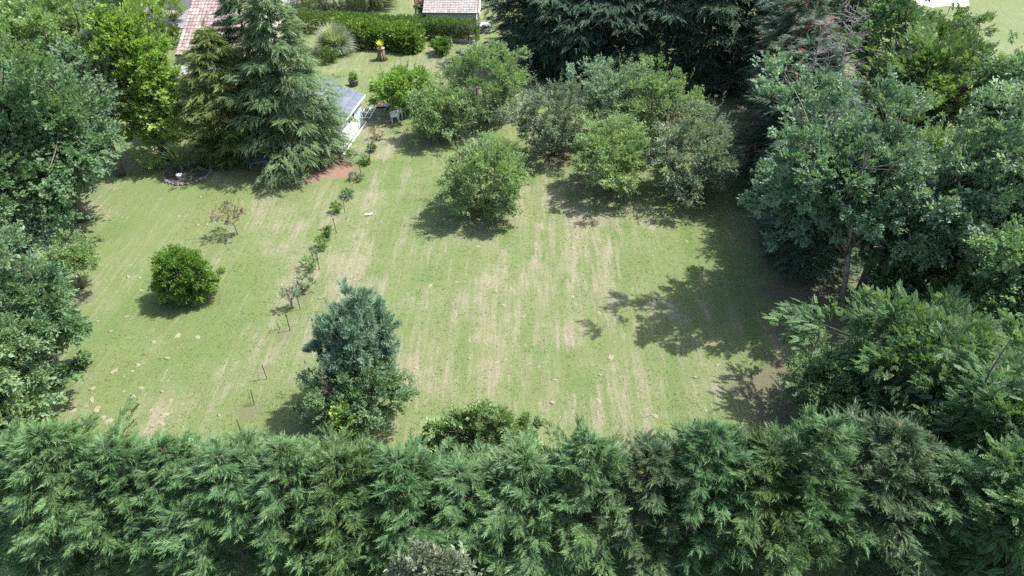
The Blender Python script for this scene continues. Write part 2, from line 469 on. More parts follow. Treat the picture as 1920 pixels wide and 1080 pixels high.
    litter = mixc(nt, A('rust'), litter, mixc(nt, fine1, (0.13, 0.075, 0.050), (0.26, 0.175, 0.13)))
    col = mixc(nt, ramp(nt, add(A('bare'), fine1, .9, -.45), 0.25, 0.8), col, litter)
    p = nt.nodes.new('ShaderNodeBsdfPrincipled')
    nt.links.new(col, p.inputs['Base Color'])
    p.inputs['Roughness'].default_value = 0.95
    p.inputs['Specular IOR Level'].default_value = 0.15
    b = nt.nodes.new('ShaderNodeBump'); b.inputs['Strength'].default_value = 0.8; b.inputs['Distance'].default_value = 0.05
    nt.links.new(add(fine1, fine3, .7, 0), b.inputs['Height']); nt.links.new(b.outputs[0], p.inputs['Normal'])
    nt.links.new(p.outputs[0], out.inputs[0])
    me.materials.append(m)
    o = link('ground', me)
    tag(o, kind='structure')
    # short tufts standing in the mown lawn
    rs = np.random.RandomState(5)
    n = 45000
    tx = rs.uniform(-17, 17, n); ty = 14 + 42 * rs.rand(n) ** 1.5
    fx_i = np.clip(np.searchsorted(xs, tx), 0, len(xs) - 1); fy_i = np.clip(np.searchsorted(ys, ty), 0, len(ys) - 1)
    dv = dry[fx_i, fy_i]; bv = bare[fx_i, fy_i]
    keep = (bv < .5)
    tx, ty, dv = tx[keep], ty[keep], dv[keep]
    n = len(tx)
    k = 3
    a = rs.uniform(0, 2 * math.pi, (n, k)); h = rs.uniform(.01, .045, (n, k)); w = rs.uniform(.012, .028, (n, k)); ln = rs.uniform(.02, .08, (n, k))
    bx = tx[:, None] + rs.normal(0, .03, (n, k)); by = ty[:, None] + rs.normal(0, .03, (n, k))
    bz = terrain_z(bx, by) - .005
    ca, sa = np.cos(a), np.sin(a)
    P = np.stack([np.stack([bx - sa * w, by + ca * w, bz], -1), np.stack([bx + sa * w, by - ca * w, bz], -1), np.stack([bx + ca * ln, by + sa * ln, bz + h], -1)], 2)
    T = np.clip(np.repeat((dv[:, None] + rs.normal(0, .35, (n, k))), 3, 1), 0, 1)
    g = link('grass_tufts', soup('grass_tufts', P.reshape(-1, 3), T.reshape(-1), M['grass']))
    tag(g, 'short uneven grass and dry straw standing in the mown lawn', 'grass', kind='stuff')
build_ground()

# ------------------------------------------------------------------ foliage templates (triangle soups, axis +X, normal +Z, length 1)
def tri_leaf(p, d, n, L, W, cup=0.0):
    """diamond leaf: two triangles"""
    d = d / np.linalg.norm(d); s = np.cross(n, d); s = s / (np.linalg.norm(s) + 1e-9)
    m = p + d * L * .45 + n * cup * L
    return [p, m + s * W, p + d * L, p, p + d * L, m - s * W]
def tpl_feather(rs, n=6, spread=0.36, w=0.045, droop=0.25, ang=42):
    t = []
    for i in range(n):
        x = .08 + .82 * i / n
        L = spread * (1 - .72 * (i / n)) * rs.uniform(.8, 1.15)
        for sgn in (-1, 1):
            a = R_(ang + rs.uniform(-9, 9)) * sgn
            b = np.array([x + rs.uniform(-.02, .02), 0, -droop * x * x])
            tip = b + np.array([math.cos(a) * L, math.sin(a) * L, rs.uniform(-.06, .05) - droop * .3 * L])
            o = np.array([w, 0, 0])
            t += [b - o, b + o, tip]
    z = lambda x: -droop * x * x
    t += [[0, -w * .5, 0], [1, 0, z(1)], [0, w * .5, 0]]
    t += [[.6, -w * .9, z(.6)], [1.08, 0, z(1.05) - .02], [.6, w * .9, z(.6)]]
    return np.array(t, float)
def tpl_pinnate(rs, n=7, L=.24, W=.075):
    t = []
    for i in range(n):
        x = .12 + .80 * i / n
        for sgn in (-1, 1):
            a = R_(62 + rs.uniform(-10, 10)) * sgn
            p = np.array([x, 0, -.22 * x * x]); d = np.array([math.cos(a), math.sin(a), -.15 + rs.uniform(-.15, .15)])
            t += tri_leaf(p, d, np.array([0, 0, 1.]), L * rs.uniform(.85, 1.1) * (1 - .25 * abs(i / n - .4)), W)
    t += tri_leaf(np.array([.9, 0, -.18]), np.array([1, 0, -.2]), np.array([0, 0, 1.]), L, W)
    return np.array(t, float)
def tpl_twig(rs, n=10, L=.36, W=.12, spread=70, cup=.05):
    t = []
    for i in range(n):
        x = rs.uniform(.05, .95)
        yaw = rs.uniform(-1, 1) * R_(spread); pit = rs.uniform(-.6, .6)
        p = np.array([x, rs.uniform(-.06, .06), rs.uniform(-.06, .06)])
        d = np.array([math.cos(yaw) * math.cos(pit), math.sin(yaw) * math.cos(pit), math.sin(pit)])
        nn = np.array([rs.uniform(-.5, .5), rs.uniform(-.5, .5), 1.]); nn /= np.linalg.norm(nn)
        t += tri_leaf(p, d, nn, L * rs.uniform(.7, 1.2), W * rs.uniform(.8, 1.2), cup)
    return np.array(t, float)
def tpl_tuft(rs, n=16, w=.035):
    t = []
    for i in range(n):
        a = rs.uniform(0, 2 * math.pi); th = rs.uniform(.15, 1.0)
        x = rs.uniform(0, .55)
        d = np.array([math.cos(th), math.sin(th) * math.cos(a), math.sin(th) * math.sin(a)])
        s = np.cross(d, [0, 0, 1.]); s /= np.linalg.norm(s) + 1e-9
        p = np.array([x, 0, 0])
        t += [p - s * w, p + s * w, p + d * rs.uniform(.4, .6)]
    return np.array(t, float)
def tpl_strand(rs, n=12):
    t = []
    for i in range(n):
        x = i / n
        for sgn in (-1, 1):
            p = np.array([x, 0, 0]); d = np.array([1.0, sgn * rs.uniform(.3, .6), rs.uniform(-.4, .4)])
            t += tri_leaf(p, d, np.array([0, 0, 1.]), .12, .018)
    return np.array(t, float)
_rs = np.random.RandomState(77)
TP = {
    'cyp': [tpl_feather(_rs, 5, .44, .052, .24, 38) for _ in range(5)],
    'cedar': [tpl_feather(_rs, 5, .34, .055, .35, 55) for _ in range(4)],
    'pinn': [tpl_pinnate(_rs) for _ in range(4)],
    'pinn_lo': [tpl_pinnate(_rs, 4, .32, .12) for _ in range(4)],
    'twig': [tpl_twig(_rs) for _ in range(6)],
    'twig_s': [tpl_twig(_rs, 11, .26, .085, 75) for _ in range(6)],
    'big': [tpl_twig(_rs, 8, .55, .13, 80, .08) for _ in range(6)],
    'tuft': [tpl_tuft(_rs) for _ in range(5)],
    'strand': [tpl_strand(_rs) for _ in range(3)],
}
def norm(v): return v / (np.linalg.norm(v, axis=-1, keepdims=True) + 1e-9)
def scatter(key, P, D, U, S, rs, tint=None, tv=.25):
    D = norm(D); U = U - (U * D).sum(-1, keepdims=True) * D; U = norm(U); Yv = np.cross(U, D)
    n = len(P)
    if tint is None: tint = np.full(n, .45)
    tint = tint + rs.normal(0, tv, n)
    idx = rs.randint(0, len(TP[key]), n)
    Vs = []; Ts = []
    for k, t in enumerate(TP[key]):
        m = idx == k
        if not m.any(): continue
        s = S[m][:, None, None]
        V = P[m][:, None, :] + s * (t[None, :, 0:1] * D[m][:, None, :] + t[None, :, 1:2] * Yv[m][:, None, :] + t[None, :, 2:3] * U[m][:, None, :])
        Vs.append(V.reshape(-1, 3)); Ts.append(np.repeat(tint[m], len(t)))
    return np.concatenate(Vs), np.clip(np.concatenate(Ts), 0, 1)

# ------------------------------------------------------------------ tree meshes
def conifer_mesh(name, seed, H, R, n_br=130, n_sp=26, key='cyp', mat='cyp', prof='cyp', rise=.35, droop=.25, sp=.42, zlo=.04, flat=.5, inner=.35, wide=.5, curl=0.0, lean=(0, 0)):
    rs = np.random.RandomState(seed)
    t = zlo + (1 - zlo) * (np.arange(n_br) + rs.rand(n_br)) / n_br
    if prof == 'cyp':   r = R * np.minimum(1, (1.02 - t) * 2.1) ** .75
    elif prof == 'cone': r = R * (1.03 - t) ** .62
    elif prof == 'spire': r = R * np.minimum(1, (1.03 - t) * 1.7) ** .85
    elif prof == 'dense': r = R * np.minimum(1, (1.02 - t) * 3.0) ** .7
    r = r * rs.uniform(.68, 1.12, n_br)
    az = np.arange(n_br) * 2.39996 + rs.uniform(-.4, .4, n_br)
    # lumpy outline
    r = r * (1 + .14 * np.sin(az * 3 + seed + t * 6))
    z0 = t * H * .97
    V = []; T = []
    o = np.stack([np.cos(az), np.sin(az), np.zeros(n_br)], -1); side = np.stack([-np.sin(az), np.cos(az), np.zeros(n_br)], -1)
    s = inner + (1 - inner) * np.sort(rs.rand(n_br, n_sp), 1) ** .8
    rr = r[:, None]
    riseb = (rise * (1 + .6 * t))[:, None] * rs.uniform(.6, 1.4, (n_br, 1))
    drp = droop * rs.uniform(.6, 1.5, (n_br, 1))
    zz = z0[:, None] + rr * (riseb * s - drp * s ** 2)
    lat = rs.uniform(-1, 1, (n_br, n_sp)) * wide * rr * (.25 + .55 * (1 - s)) * .8
    lx = lean[0] * (zz / H) ** 1.5; ly = lean[1] * (zz / H) ** 1.5
    P = o[:, None, :] * (rr * s)[..., None] + side[:, None, :] * lat[..., None]
    P[..., 2] = zz - np.abs(lat) * .25 + rs.normal(0, .05, lat.shape)
    P[..., 0] += lx; P[..., 1] += ly
    slope = riseb - 2 * drp * s
    D = o[:, None, :] * 1.0 + side[:, None, :] * (np.sign(lat) * .55 + rs.normal(0, .45, lat.shape))[..., None]
    D[..., 2] = slope + curl + rs.normal(0, .22, lat.shape)
    U = np.zeros_like(D); U[..., 2] = 1.0
    U += o[:, None, :] * (1 - flat) + rs.normal(0, .35, D.shape)
    S = sp * rs.uniform(.55, 1.0, lat.shape) * (1 + .75 * (rs.rand(*lat.shape) > .85)) * (.75 + .25 * np.minimum(1, rr / R * 1.5)) 
    tint = np.repeat(rs.uniform(.2, .7, (n_br, 1)), n_sp, 1)
    v, tt = scatter(key, P.reshape(-1, 3), D.reshape(-1, 3), U.reshape(-1, 3), S.reshape(-1), rs, tint.reshape(-1), .27)
    V.append(v); T.append(tt)
    # leader
    nl = 50
    zt = H * rs.uniform(.88, 1.03, nl); a2 = rs.uniform(0, 6.28, nl)
    P = np.stack([.04 * np.cos(a2) + lean[0], .04 * np.sin(a2) + lean[1], zt], -1)
    D = np.stack([np.cos(a2) * .45, np.sin(a2) * .45, np.ones(nl)], -1)
    v, tt = scatter(key, P, D, np.stack([-np.cos(a2), -np.sin(a2), np.full(nl, .3)], -1), sp * rs.uniform(.5, .8, nl), rs)
    V.append(v); T.append(tt)
    if prof == 'spire':
        nq = 7
        for q in range(nq):
            qa = q * 2.4 + seed; qr = rs.uniform(.25, .75); zb = H * rs.uniform(.72, .86) - qr * .4; hl = rs.uniform(.5, 1.0)
            nn = 46
            f = rs.rand(nn); a2 = rs.uniform(0, 6.28, nn); rr2 = .24 * (1 - f) ** .8
            P = np.stack([qr * math.cos(qa) + rr2 * np.cos(a2), qr * math.sin(qa) + rr2 * np.sin(a2), zb + hl * f], -1)
            D = np.stack([np.cos(a2) * .7 * (1.1 - f), np.sin(a2) * .7 * (1.1 - f), .5 + f], -1)
            v, tt = scatter(key, P, D, np.stack([-np.cos(a2), -np.sin(a2), np.full(nn, .5)], -1), sp * rs.uniform(.55, 1.0, nn), rs, np.full(nn, .5), .2)
            V.append(v); T.append(tt)
    cm = soup(name + '_crown', np.concatenate(V), np.concatenate(T), M[mat])
    tb = MB()
    k = 7
    tb.tube([(lean[0] * (i / k) ** 1.5, lean[1] * (i / k) ** 1.5, H * .97 * i / k) for i in range(k + 1)], [max(.012, .028 * H * (1 - i / k) ** .8 * .7) for i in range(k + 1)], 7)
    for i in range(0, n_br, 3):
        st = o[i]; pts = []
        for q in (0, .4, .8):
            zq = z0[i] + r[i] * (riseb[i, 0] * q - drp[i, 0] * q * q); f = (max(zq, 0) / H) ** 1.5
            pts.append((st[0] * r[i] * q + lean[0] * f, st[1] * r[i] * q + lean[1] * f, zq))
        tb.tube(pts, [.010 * r[i] + .012, .008 * r[i] + .008, .005], 3, cap=False)
    tm = tb.mesh(name + '_trunk', M['bark'], True)
    return cm, tm

def broad_mesh(name, seed, H, Rx, Ry=None, z0=.3, n_cl=40, n_tw=70, key='twig', mat='oak', sp=.34, rc=.55, shoots=0, trunk_mat='bark', cone=0.0, hang=0.0, n_trunks=1, off=(0, 0), up=.35, shell=.45, shoot_len=.9, tr=1.0, rag=.24, lobes=0):
    """crown of leafy clumps carried by limbs; z0 = lowest foliage as a share of H"""
    rs = np.random.RandomState(seed)
    Ry = Ry or Rx
    zc = H * (1 + z0) / 2; Rz = H * (1 - z0) / 2
    i = np.arange(n_cl) + .5
    ph = np.arccos(1 - 2 * i / n_cl); th = i * 2.39996 + rs.uniform(-.5, .5, n_cl)
    d = np.stack([np.cos(th) * np.sin(ph), np.sin(th) * np.sin(ph), np.cos(ph)], -1)
    rad = rs.uniform(shell, 1.0, n_cl) * (1 + rag * np.sin(th * 2 + seed) + rs.normal(0, rag * .5, n_cl))
    C = d * rad[:, None]
    if lobes:
        ld = norm(rs.normal(0, 1, (lobes, 3)) + np.array([0, 0, .3]))
        al = np.max(d @ ld.T, axis=1)
        C = C * (.62 + .48 * sstep(.45, .95, al))[:, None]
    cz = C[:, 2].copy()
    if cone:
        f = 1 - cone * (cz + 1) / 2
        C[:, 0] *= f; C[:, 1] *= f
    rcl = rc * rs.uniform(.7, 1.3, n_cl)
    C = C * np.array([max(Rx - rc * .7, .3 * Rx), max(Ry - rc * .7, .3 * Ry), max(Rz - rc * .6, .3 * Rz)]) + np.array([off[0], off[1], zc])
    C[:, 2] = np.maximum(C[:, 2], rcl * .5 + .1)
    # twigs round each clump
    ns = 7
    sub = norm(rs.normal(0, 1, (n_cl, ns, 3)) + np.array([0, 0, .25]) + d[:, None, :] * .6) * rs.uniform(.55, 1.15, (n_cl, ns, 1))
    pick = rs.randint(0, ns, (n_cl, n_tw))
    dd = np.take_along_axis(sub, pick[..., None], 1) + rs.normal(0, .20, (n_cl, n_tw, 3))
    rr = rcl[:, None] * np.ones((n_cl, n_tw))
    P = C[:, None, :] + dd * rr[..., None] * np.array([1, 1, .72])
    D = dd * 1.0 + d[:, None, :] * .5 + rs.normal(0, .35, dd.shape)
    D[..., 2] += up - hang
    U = rs.normal(0, .5, dd.shape) + np.array([0, 0, 1.]) + dd * .5
    S = sp * rs.uniform(.65, 1.3, (n_cl, n_tw))
    P = P - norm(D) * (S[..., None] * .5)
    P[..., 2] = np.maximum(P[..., 2], .06)
    tint = np.take_along_axis(rs.uniform(.1, .85, (n_cl, ns)), pick, 1)
    V, T = scatter(key, P.reshape(-1, 3), D.reshape(-1, 3), U.reshape(-1, 3), S.reshape(-1), rs, tint.reshape(-1), .16)
    Vs = [V]; Ts = [T]
    tb = MB()
    # trunk and limbs
    nl = max(3, min(7, n_cl // 6))
    fork = max(.12 * H, min(z0 * H * 1.15 + .15, .45 * H))
    r0 = (.022 * H + .035) * tr
    bases = [(rs.uniform(-.12, .12) * n_trunks * .8, rs.uniform(-.12, .12) * n_trunks * .8) if n_trunks > 1 else (0, 0) for _ in range(n_trunks)]
    limbs = []
    for b in bases:
        tb.tube([(b[0], b[1], -.1), (b[0] + off[0] * .15, b[1] + off[1] * .15, fork * .5), (b[0] + off[0] * .35, b[1] + off[1] * .35, fork)], [r0 * 1.25, r0, r0 * .85], 8)
    for k in range(nl):
        a = k * 2 * math.pi / nl + rs.uniform(-.3, .3)
        b = bases[k % len(bases)]
        s_ = Vector((b[0] + off[0] * .35, b[1] + off[1] * .35, fork * rs.uniform(.8, 1.0)))
        e = Vector((off[0] + math.cos(a) * Rx * .42, off[1] + math.sin(a) * Ry * .42, zc + Rz * rs.uniform(-.1, .35)))
        m_ = s_.lerp(e, .5) + Vector((math.cos(a) * .12 * Rx, math.sin(a) * .12 * Ry, -.08 * H))
        tb.tube([s_, m_, e], [r0 * .6, r0 * .42, r0 * .26], 6)
        limbs.append((s_, m_, e))
    for c in C:
        c = Vector(c)
        best = min(limbs, key=lambda l: (l[2] - c).length + .5 * (l[1] - c).length)
        s_ = best[2] if (best[2] - c).length < (best[1] - c).length else best[1]
        m_ = s_.lerp(c, .5) + Vector((rs.uniform(-.1, .1), rs.uniform(-.1, .1), rs.uniform(-.05, .15)))
        tb.tube([s_, m_, c], [r0 * .22, r0 * .15, r0 * .07], 4, cap=False)
    if shoots:
        for k in range(shoots):
            a = rs.uniform(0, 6.28); q = rs.uniform(.2, .85)
            base = Vector((off[0] + math.cos(a) * Rx * q, off[1] + math.sin(a) * Ry * q, zc + Rz * math.sqrt(max(0, 1 - q * q)) * .75))
            L = shoot_len * rs.uniform(.5, 1.1)
            dirv = Vector((math.cos(a) * .35 + rs.uniform(-.2, .2), math.sin(a) * .35 + rs.uniform(-.2, .2), 1)).normalized()
            tip = base + dirv * L
            le = min(limbs, key=lambda l: (l[2] - base).length)[2]
            tb.tube([le, base, tip], [.02, .012, .005], 3, cap=False)
            n = int(L / .07)
            qs = rs.rand(n)[:, None]
            P = np.array(base)[None] * (1 - qs) + np.array(tip)[None] * qs
            D = rs.normal(0, .7, (n, 3)) + np.array([0, 0, .8])
            v, tt = scatter(key, P, D, rs.normal(0, .6, (n, 3)) + np.array([0, 0, .8]), sp * rs.uniform(.35, .6, n), rs, np.full(n, .6))
            Vs.append(v); Ts.append(tt)
    cm = soup(name + '_crown', np.concatenate(Vs), np.concatenate(Ts), M[mat])
    tm = tb.mesh(name + '_trunk', M[trunk_mat], True)
    return cm, tm

def plant_tree(name, cm, tm, loc, label, cat='tree', group=None, rz=0.0, sc=(1, 1, 1)):
    loc = Vector((loc[0], loc[1], float(terrain_z(loc[0], loc[1]))))
    t = thing(name, loc, label, cat, group, rz)
    t.scale = sc
    if tm: link('trunk', tm, t)
    link('crown', cm, t)
    return t

def base_of(cx, cy, H, zf=.55):
    p = G(cx, cy, H * zf)
    return p, mpp(p)

# ------------------------------------------------------------------ foreground cypress windbreak
HEDGE_G = 'cypress trees of the foreground windbreak'
M['cyp_brown'] = leaf_mat('browning_cypress_foliage', (0.043, 0.078, 0.034), (0.100, 0.157, 0.067), 0.55, 0.10, c3=(0.22, 0.15, 0.07), c3t=.72)
hed = [conifer_mesh('windbreak_%d' % k, 100 + k, 6.0, 1.75 + .12 * (k % 3), 185 + 20 * (k % 3), 62, 'cyp', mt, 'spire', .70 - .1 * (k % 2), .24, .235 + .02 * (k % 3), .05, .35, .50, .27, .2 - .1 * (k % 2)) for k, mt in enumerate(['cyp', 'cyp', 'cyp_green', 'cyp', 'cyp_brown', 'cyp'])]
hrs = random.Random(4)
hx = -14.2
hedge_labels = {}
row = []
#   x in photo of the tip, tip height row, mesh variant, words
specs = [(-40, 800, 0, 'blue-green cypress at the lower left corner of the picture, cut by the left edge'),
         (75, 795, 5, 'broad blue-green cypress in the foreground, second from the left edge'),
         (190, 800, 0, 'soft blue-green cypress in the foreground, third from the left edge'),
         (300, 812, 3, 'blue-green cypress in the foreground below the pale molehills of the left lawn'),
         (405, 825, 1, 'blue-green foreground cypress with a low dark pointed top near the last stakes'),
         (520, 812, 3, 'pale blue-green foreground cypress left of the yellow-green one'),
         (625, 822, 2, 'yellow-green foreground cypress right below the two-part dark tree'),
         (745, 840, 0, 'blue-green foreground cypress right of the yellow-green one, short top'),
         (860, 850, 1, 'blue-green foreground cypress in front of the pale leafy shrub'),
         (985, 838, 5, 'blue-green foreground cypress just right of the pale leafy shrub'),
         (1105, 800, 0, 'foreground cypress with a single narrow dark tip against the dry grass'),
         (1225, 820, 4, 'foreground cypress with browned tips near the middle of the row'),
         (1335, 785, 3, 'tall blue-green foreground cypress at the corner of the lower right shadow'),
         (1452, 812, 2, 'brighter green foreground cypress right of the middle of the row'),
         (1560, 762, 0, 'tallest foreground cypress, its top against the litter under the right trees'),
         (1690, 790, 4, 'yellowish green foreground cypress at the right end of the row'),
         (1800, 830, 1, 'shaded foreground cypress half covered by the robinia branches'),
         (1930, 850, 3, 'shaded cypress at the lower right corner of the picture')]
for (px, py, k, lab) in specs:
    Yr = 12.3 + hrs.uniform(-.25, .25)
    b = (540 - (py + 26)) / FPX
    z = CAM_H + Yr * ((-SP + b * CP) / (CP + b * SP))
    dep = Yr * CP + (CAM_H - z) * SP
    X = (px - 960) / FPX * dep
    s = z / 6.0 * hrs.uniform(.95, 1.05)
    plant_tree('cypress_tree', hed[k][0], hed[k][1], (X, Yr), lab, 'cypress', HEDGE_G, hrs.uniform(0, 6.28), (hrs.uniform(.96, 1.1), hrs.uniform(.96, 1.1), s))

# ------------------------------------------------------------------ orchard
def orchard(name, cx, cy, H, w, label, mat='apple', seed=1, z0=.14, n_cl=46, n_tw=75, shoots=14, key='twig_s', sp=.30, cat='tree', group=None, zf=.55, rc=.6, **kw):
    p, m = base_of(cx, cy, H, zf)
    Rr = w * m / 2 * 1.13
    kw.setdefault('hang', .12)
    cm, tm = broad_mesh(name, seed, H, Rr, Rr, max(.03, z0 - .07), int(n_cl * 1.3), int(n_tw * 1.15), key, mat, sp, rc, shoots, **kw)
    return plant_tree(name, cm, tm, (p.x, p.y), label, cat, group)
OG = 'fruit trees of the orchard'
orchard('apple_tree', 912, 325, 4.0, 178, 'round grey-green fruit tree standing alone at the front left of the orchard', 'apple', 11, .08, 52, 90, 16, group=OG)
orchard('apple_tree', 912, 150, 5.0, 185, 'large mid-green fruit tree at the back left of the orchard, below the dark conifers', 'apple', 12, .12, 56, 90, 14, group=OG)
orchard('apple_tree', 822, 205, 3.4, 112, 'smaller fruit tree between the lime-green tree and the large back-left fruit tree', 'apple', 13, .10, 34, 75, 6, group=OG)
orchard('plum_tree', 1040, 215, 4.6, 175, 'greyish airy fruit tree at the back middle of the orchard', 'plum', 14, .10, 46, 62, 14, group=OG)
orchard('plum_tree', 1150, 180, 5.0, 150, 'bluish grey fruit tree at the very back of the orchard with upright shoots', 'euc', 15, .15, 46, 80, 16, group=OG)
orchard('apple_tree', 1232, 195, 5.2, 165, 'tallest green fruit tree in the back right of the orchard', 'apple', 16, .15, 50, 85, 12, group=OG)
orchard('apple_tree', 1148, 290, 4.0, 160, 'green fruit tree at the front middle of the orchard, trunk fork showing below', 'apple', 17, .2, 46, 85, 10, group=OG)
orchard('plum_tree', 1300, 280, 4.8, 180, 'grey-leaved fruit tree at the front right of the orchard with two tall bare-based shoots', 'plum', 18, .10, 54, 75, 18, group=OG, shoot_len=1.3)
orchard('cherry_tree', 752, 160, 3.1, 105, 'small lime-green leafy tree beside the white garden chairs', 'lime', 19, .12, 34, 62, 6, 'twig', .30, zf=.6)

# ------------------------------------------------------------------ middle of the lawn
p, m = base_of(662, 625, 5.3, .62)
cm, tm = broad_mesh('pine_tree', 31, 5.0, 1.62, 1.55, .16, 66, 95, 'tuft', 'pine', .34, .42, 12, shoot_len=.5, trunk_mat='pine_bark', up=.9)
plant_tree('pine_tree', cm, tm, (p.x, p.y), 'blue-grey pine rising behind the dark round broadleaf tree in the lawn', 'pine')
p, m = base_of(664, 740, 3.2, .5)
cm, tm = broad_mesh('oak_tree', 32, 3.2, 108 * m, 95 * m, .04, 56, 95, 'twig_s', 'oak', .27, .46, 8, shoot_len=.35)
plant_tree('oak_tree', cm, tm, (p.x, p.y), 'dark round broadleaf tree in front of the blue-grey pine, behind the foreground cypresses', 'tree')
p, m = base_of(655, 728, 3.2, .62)
cm, tm = broad_mesh('elder_bush', 33, 2.2, .42, .4, .35, 10, 55, 'twig', 'lime', .26, .26, 0)
plant_tree('elder_bush', cm, tm, (p.x - .12, p.y - 1.05), 'thin yellow-green sapling growing through the front of the dark round tree', 'sapling')
p, m = base_of(345, 520, 2.7, .45)
cm, tm = broad_mesh('bay_bush', 34, 2.75, 80 * m, 74 * m, .02, 84, 95, 'twig_s', 'bay', .23, .34, 0, cone=.68, rag=.10, shell=.6)
plant_tree('bay_bush', cm, tm, (p.x, p.y), 'dense cone-shaped bright green bush standing alone on the left lawn', 'bush')
p = G(446, 440)
cm, tm = broad_mesh('young_tree', 35, 1.7, 1.1, .85, .50, 18, 24, 'twig_s', 'red_leaf', .19, .24, 3, off=(-.2, 0), up=0.1, trunk_mat='twig', tr=.35)
plant_tree('young_tree', cm, tm, (p.x, p.y), 'small young tree with reddish new leaves and open crown on the left lawn', 'young tree')

# ------------------------------------------------------------------ left side
BIG = dict(rag=.30, shell=.30, lobes=8)
def tree_at(name, cx, cy, H, w, label, mat, seed, z0=.2, n_cl=60, n_tw=85, key='twig', sp=.36, cat='tree', group=None, zf=.55, rc=.8, shoots=0, ry=1.0, **kw):
    p, m = base_of(cx, cy, H, zf)
    Rr = w * m / 2 * 1.06
    if H > 5:
        for k_, v_ in BIG.items(): kw.setdefault(k_, v_)
    cm, tm = broad_mesh(name, seed, H, Rr, Rr * ry, z0, n_cl, n_tw, key, mat, sp, rc, shoots, **kw)
    return plant_tree(name, cm, tm, (p.x, p.y), label, cat, group)
LG = 'tall broadleaf trees along the left edge'
tree_at('oak_tree', 95, 105, 10.5, 300, 'tall light green oak at the top left corner, in front of the pale buildings', 'apple', 41, .18, 90, 95, 'twig', .40, group=LG, rc=1.05)
tree_at('oak_tree', 80, 235, 9.5, 290, 'dark green oak with wide spreading boughs below the tall oak on the left', 'oak', 42, .15, 100, 100, 'twig', .38, group=LG, rc=.95)
tree_at('oak_tree', -30, 330, 8.0, 240, 'dark oak cut by the left edge of the picture above the walnut', 'oak', 43, .1, 70, 90, 'twig', .36, group=LG)
tree_at('oak_tree', 60, 352, 5.0, 150, 'lower dark bushy oak bordering the left lawn, above the small round shrub', 'oak', 44, .04, 50, 90, 'twig', .30, group=LG, rc=.6)
tree_at('privet_bush', 28, 432, 3.4, 105, 'dark rounded bush at the left edge between the dark oak and the walnut', 'pine', 45, .04, 34, 80, 'twig_s', .26, 'bush', rc=.5)
tree_at('walnut_tree', 40, 575, 6.0, 215, 'large-leaved walnut tree at the left edge of the lawn', 'walnut', 46, .1, 80, 85, 'big', .30, group=LG, rc=.62, up=.1)
tree_at('walnut_tree', -20, 690, 5.0, 180, 'lower walnut tree cut by the left edge, just above the foreground cypresses', 'walnut', 47, .08, 60, 85, 'big', .30, group=LG, rc=.56, up=.1)
tree_at('hazel_bush', -10, 790, 3.4, 110, 'pale green bush at the left edge behind the first foreground cypress', 'apple', 49, .05, 26, 70, 'twig', .28, 'bush', rc=.5)
tree_at('plum_tree', 132, 492, 2.6, 112, 'small wide-crowned tree with a bare leaning trunk right of the walnut', 'apple', 48, .30, 34, 66, 'twig_s', .24, 'tree', rc=.42, off=(.12, 0), ry=.75)
tree_at('sweetgum_tree', 262, 150, 9.6, 165, 'tall bright lime-green tree left of the tiled roof', 'lime', 50, .06, 88, 85, 'twig', .38, zf=.5, rc=.75, cone=.45, shell=.5)
tree_at('cherry_tree', 175, 190, 8.0, 110, 'grey-green airy tree between the dark oak and the lime-green tree', 'plum', 51, .2, 40, 70, 'twig', .34, rc=.8)

# conifers by the shed
CG = 'conifers beside the shed'
p = G(446, 294)
cm, tm = conifer_mesh('yellow_cypress', 60, 7.6, 2.5, 170, 85, 'cyp', 'cyp_yellow', 'cyp', .10, .12, .42, .03, .8, .22, .6, .15)
plant_tree('cypress_tree', cm, tm, (p.x, p.y), 'yellowish green conifer between the lime-green tree and the big cedar', 'conifer', CG)
p = G(326, 252)
cm, tm = conifer_mesh('small_yellow_cypress', 61, 4.2, 1.4, 60, 50, 'cyp', 'cyp_yellow', 'cone', .15, .25, .46, .05, .7, .3, .6)
plant_tree('cypress_tree', cm, tm, (p.x, p.y), 'smaller dull green conifer right below the lime-green tree', 'conifer', CG)
p = G(560, 300)
cm, tm = conifer_mesh('cedar', 62, 9.8, 3.8, 118, 130, 'cedar', 'cedar', 'cone', .22, .26, .44, .05, .95, .25, .75, .1)
plant_tree('cedar_tree', cm, tm, (p.x, p.y), 'big cedar with layered drooping boughs in front of the white shed', 'cedar', CG)
p = G(505, 272)
cm, tm = conifer_mesh('cedar_b', 63, 9.9, 3.0, 115, 105, 'cedar', 'cedar', 'cone', .22, .26, .46, .05, .9, .25, .75, .1)
plant_tree('cedar_tree', cm, tm, (p.x, p.y), 'darker cedar half hidden behind the left side of the big cedar', 'cedar', CG)

# ------------------------------------------------------------------ dark conifers across the back
BG_ = 'dark conifers across the back of the orchard'
dk = [conifer_mesh('back_conifer_%d' % k, 70 + k, 9.5, 3.0, 135, 85, 'cedar', 'cyp_dark', 'dense', .25, .26, .56, .03, .9, .25, .75, .1) for k in range(3)]
bspec = [(985, 125, 'leftmost of the dark conifers behind the orchard, next to the neighbour garden'),
         (1035, 138, 'second dark conifer from the left behind the orchard'),
         (1098, 146, 'third dark conifer from the left behind the orchard'),
         (1160, 155, 'dark conifer behind the orchard left of the gap with the reddish roof'),
         (1245, 160, 'dark conifer behind the orchard right of the gap with the reddish roof'),
         (1318, 168, 'dark conifer behind the orchard with a light layered bough on its right'),
         (1380, 160, 'dark conifer at the corner where back row and right row meet')]
for i, (px, py, lab) in enumerate(bspec):
    p = G(px, py)
    plant_tree('conifer_tree', dk[i % 3][0], dk[i % 3][1], (p.x, p.y + .8), lab, 'conifer', BG_, i * 1.7, (1, 1, [.92, .98, .9, .8, .82, 1.0, 1.05][i]))

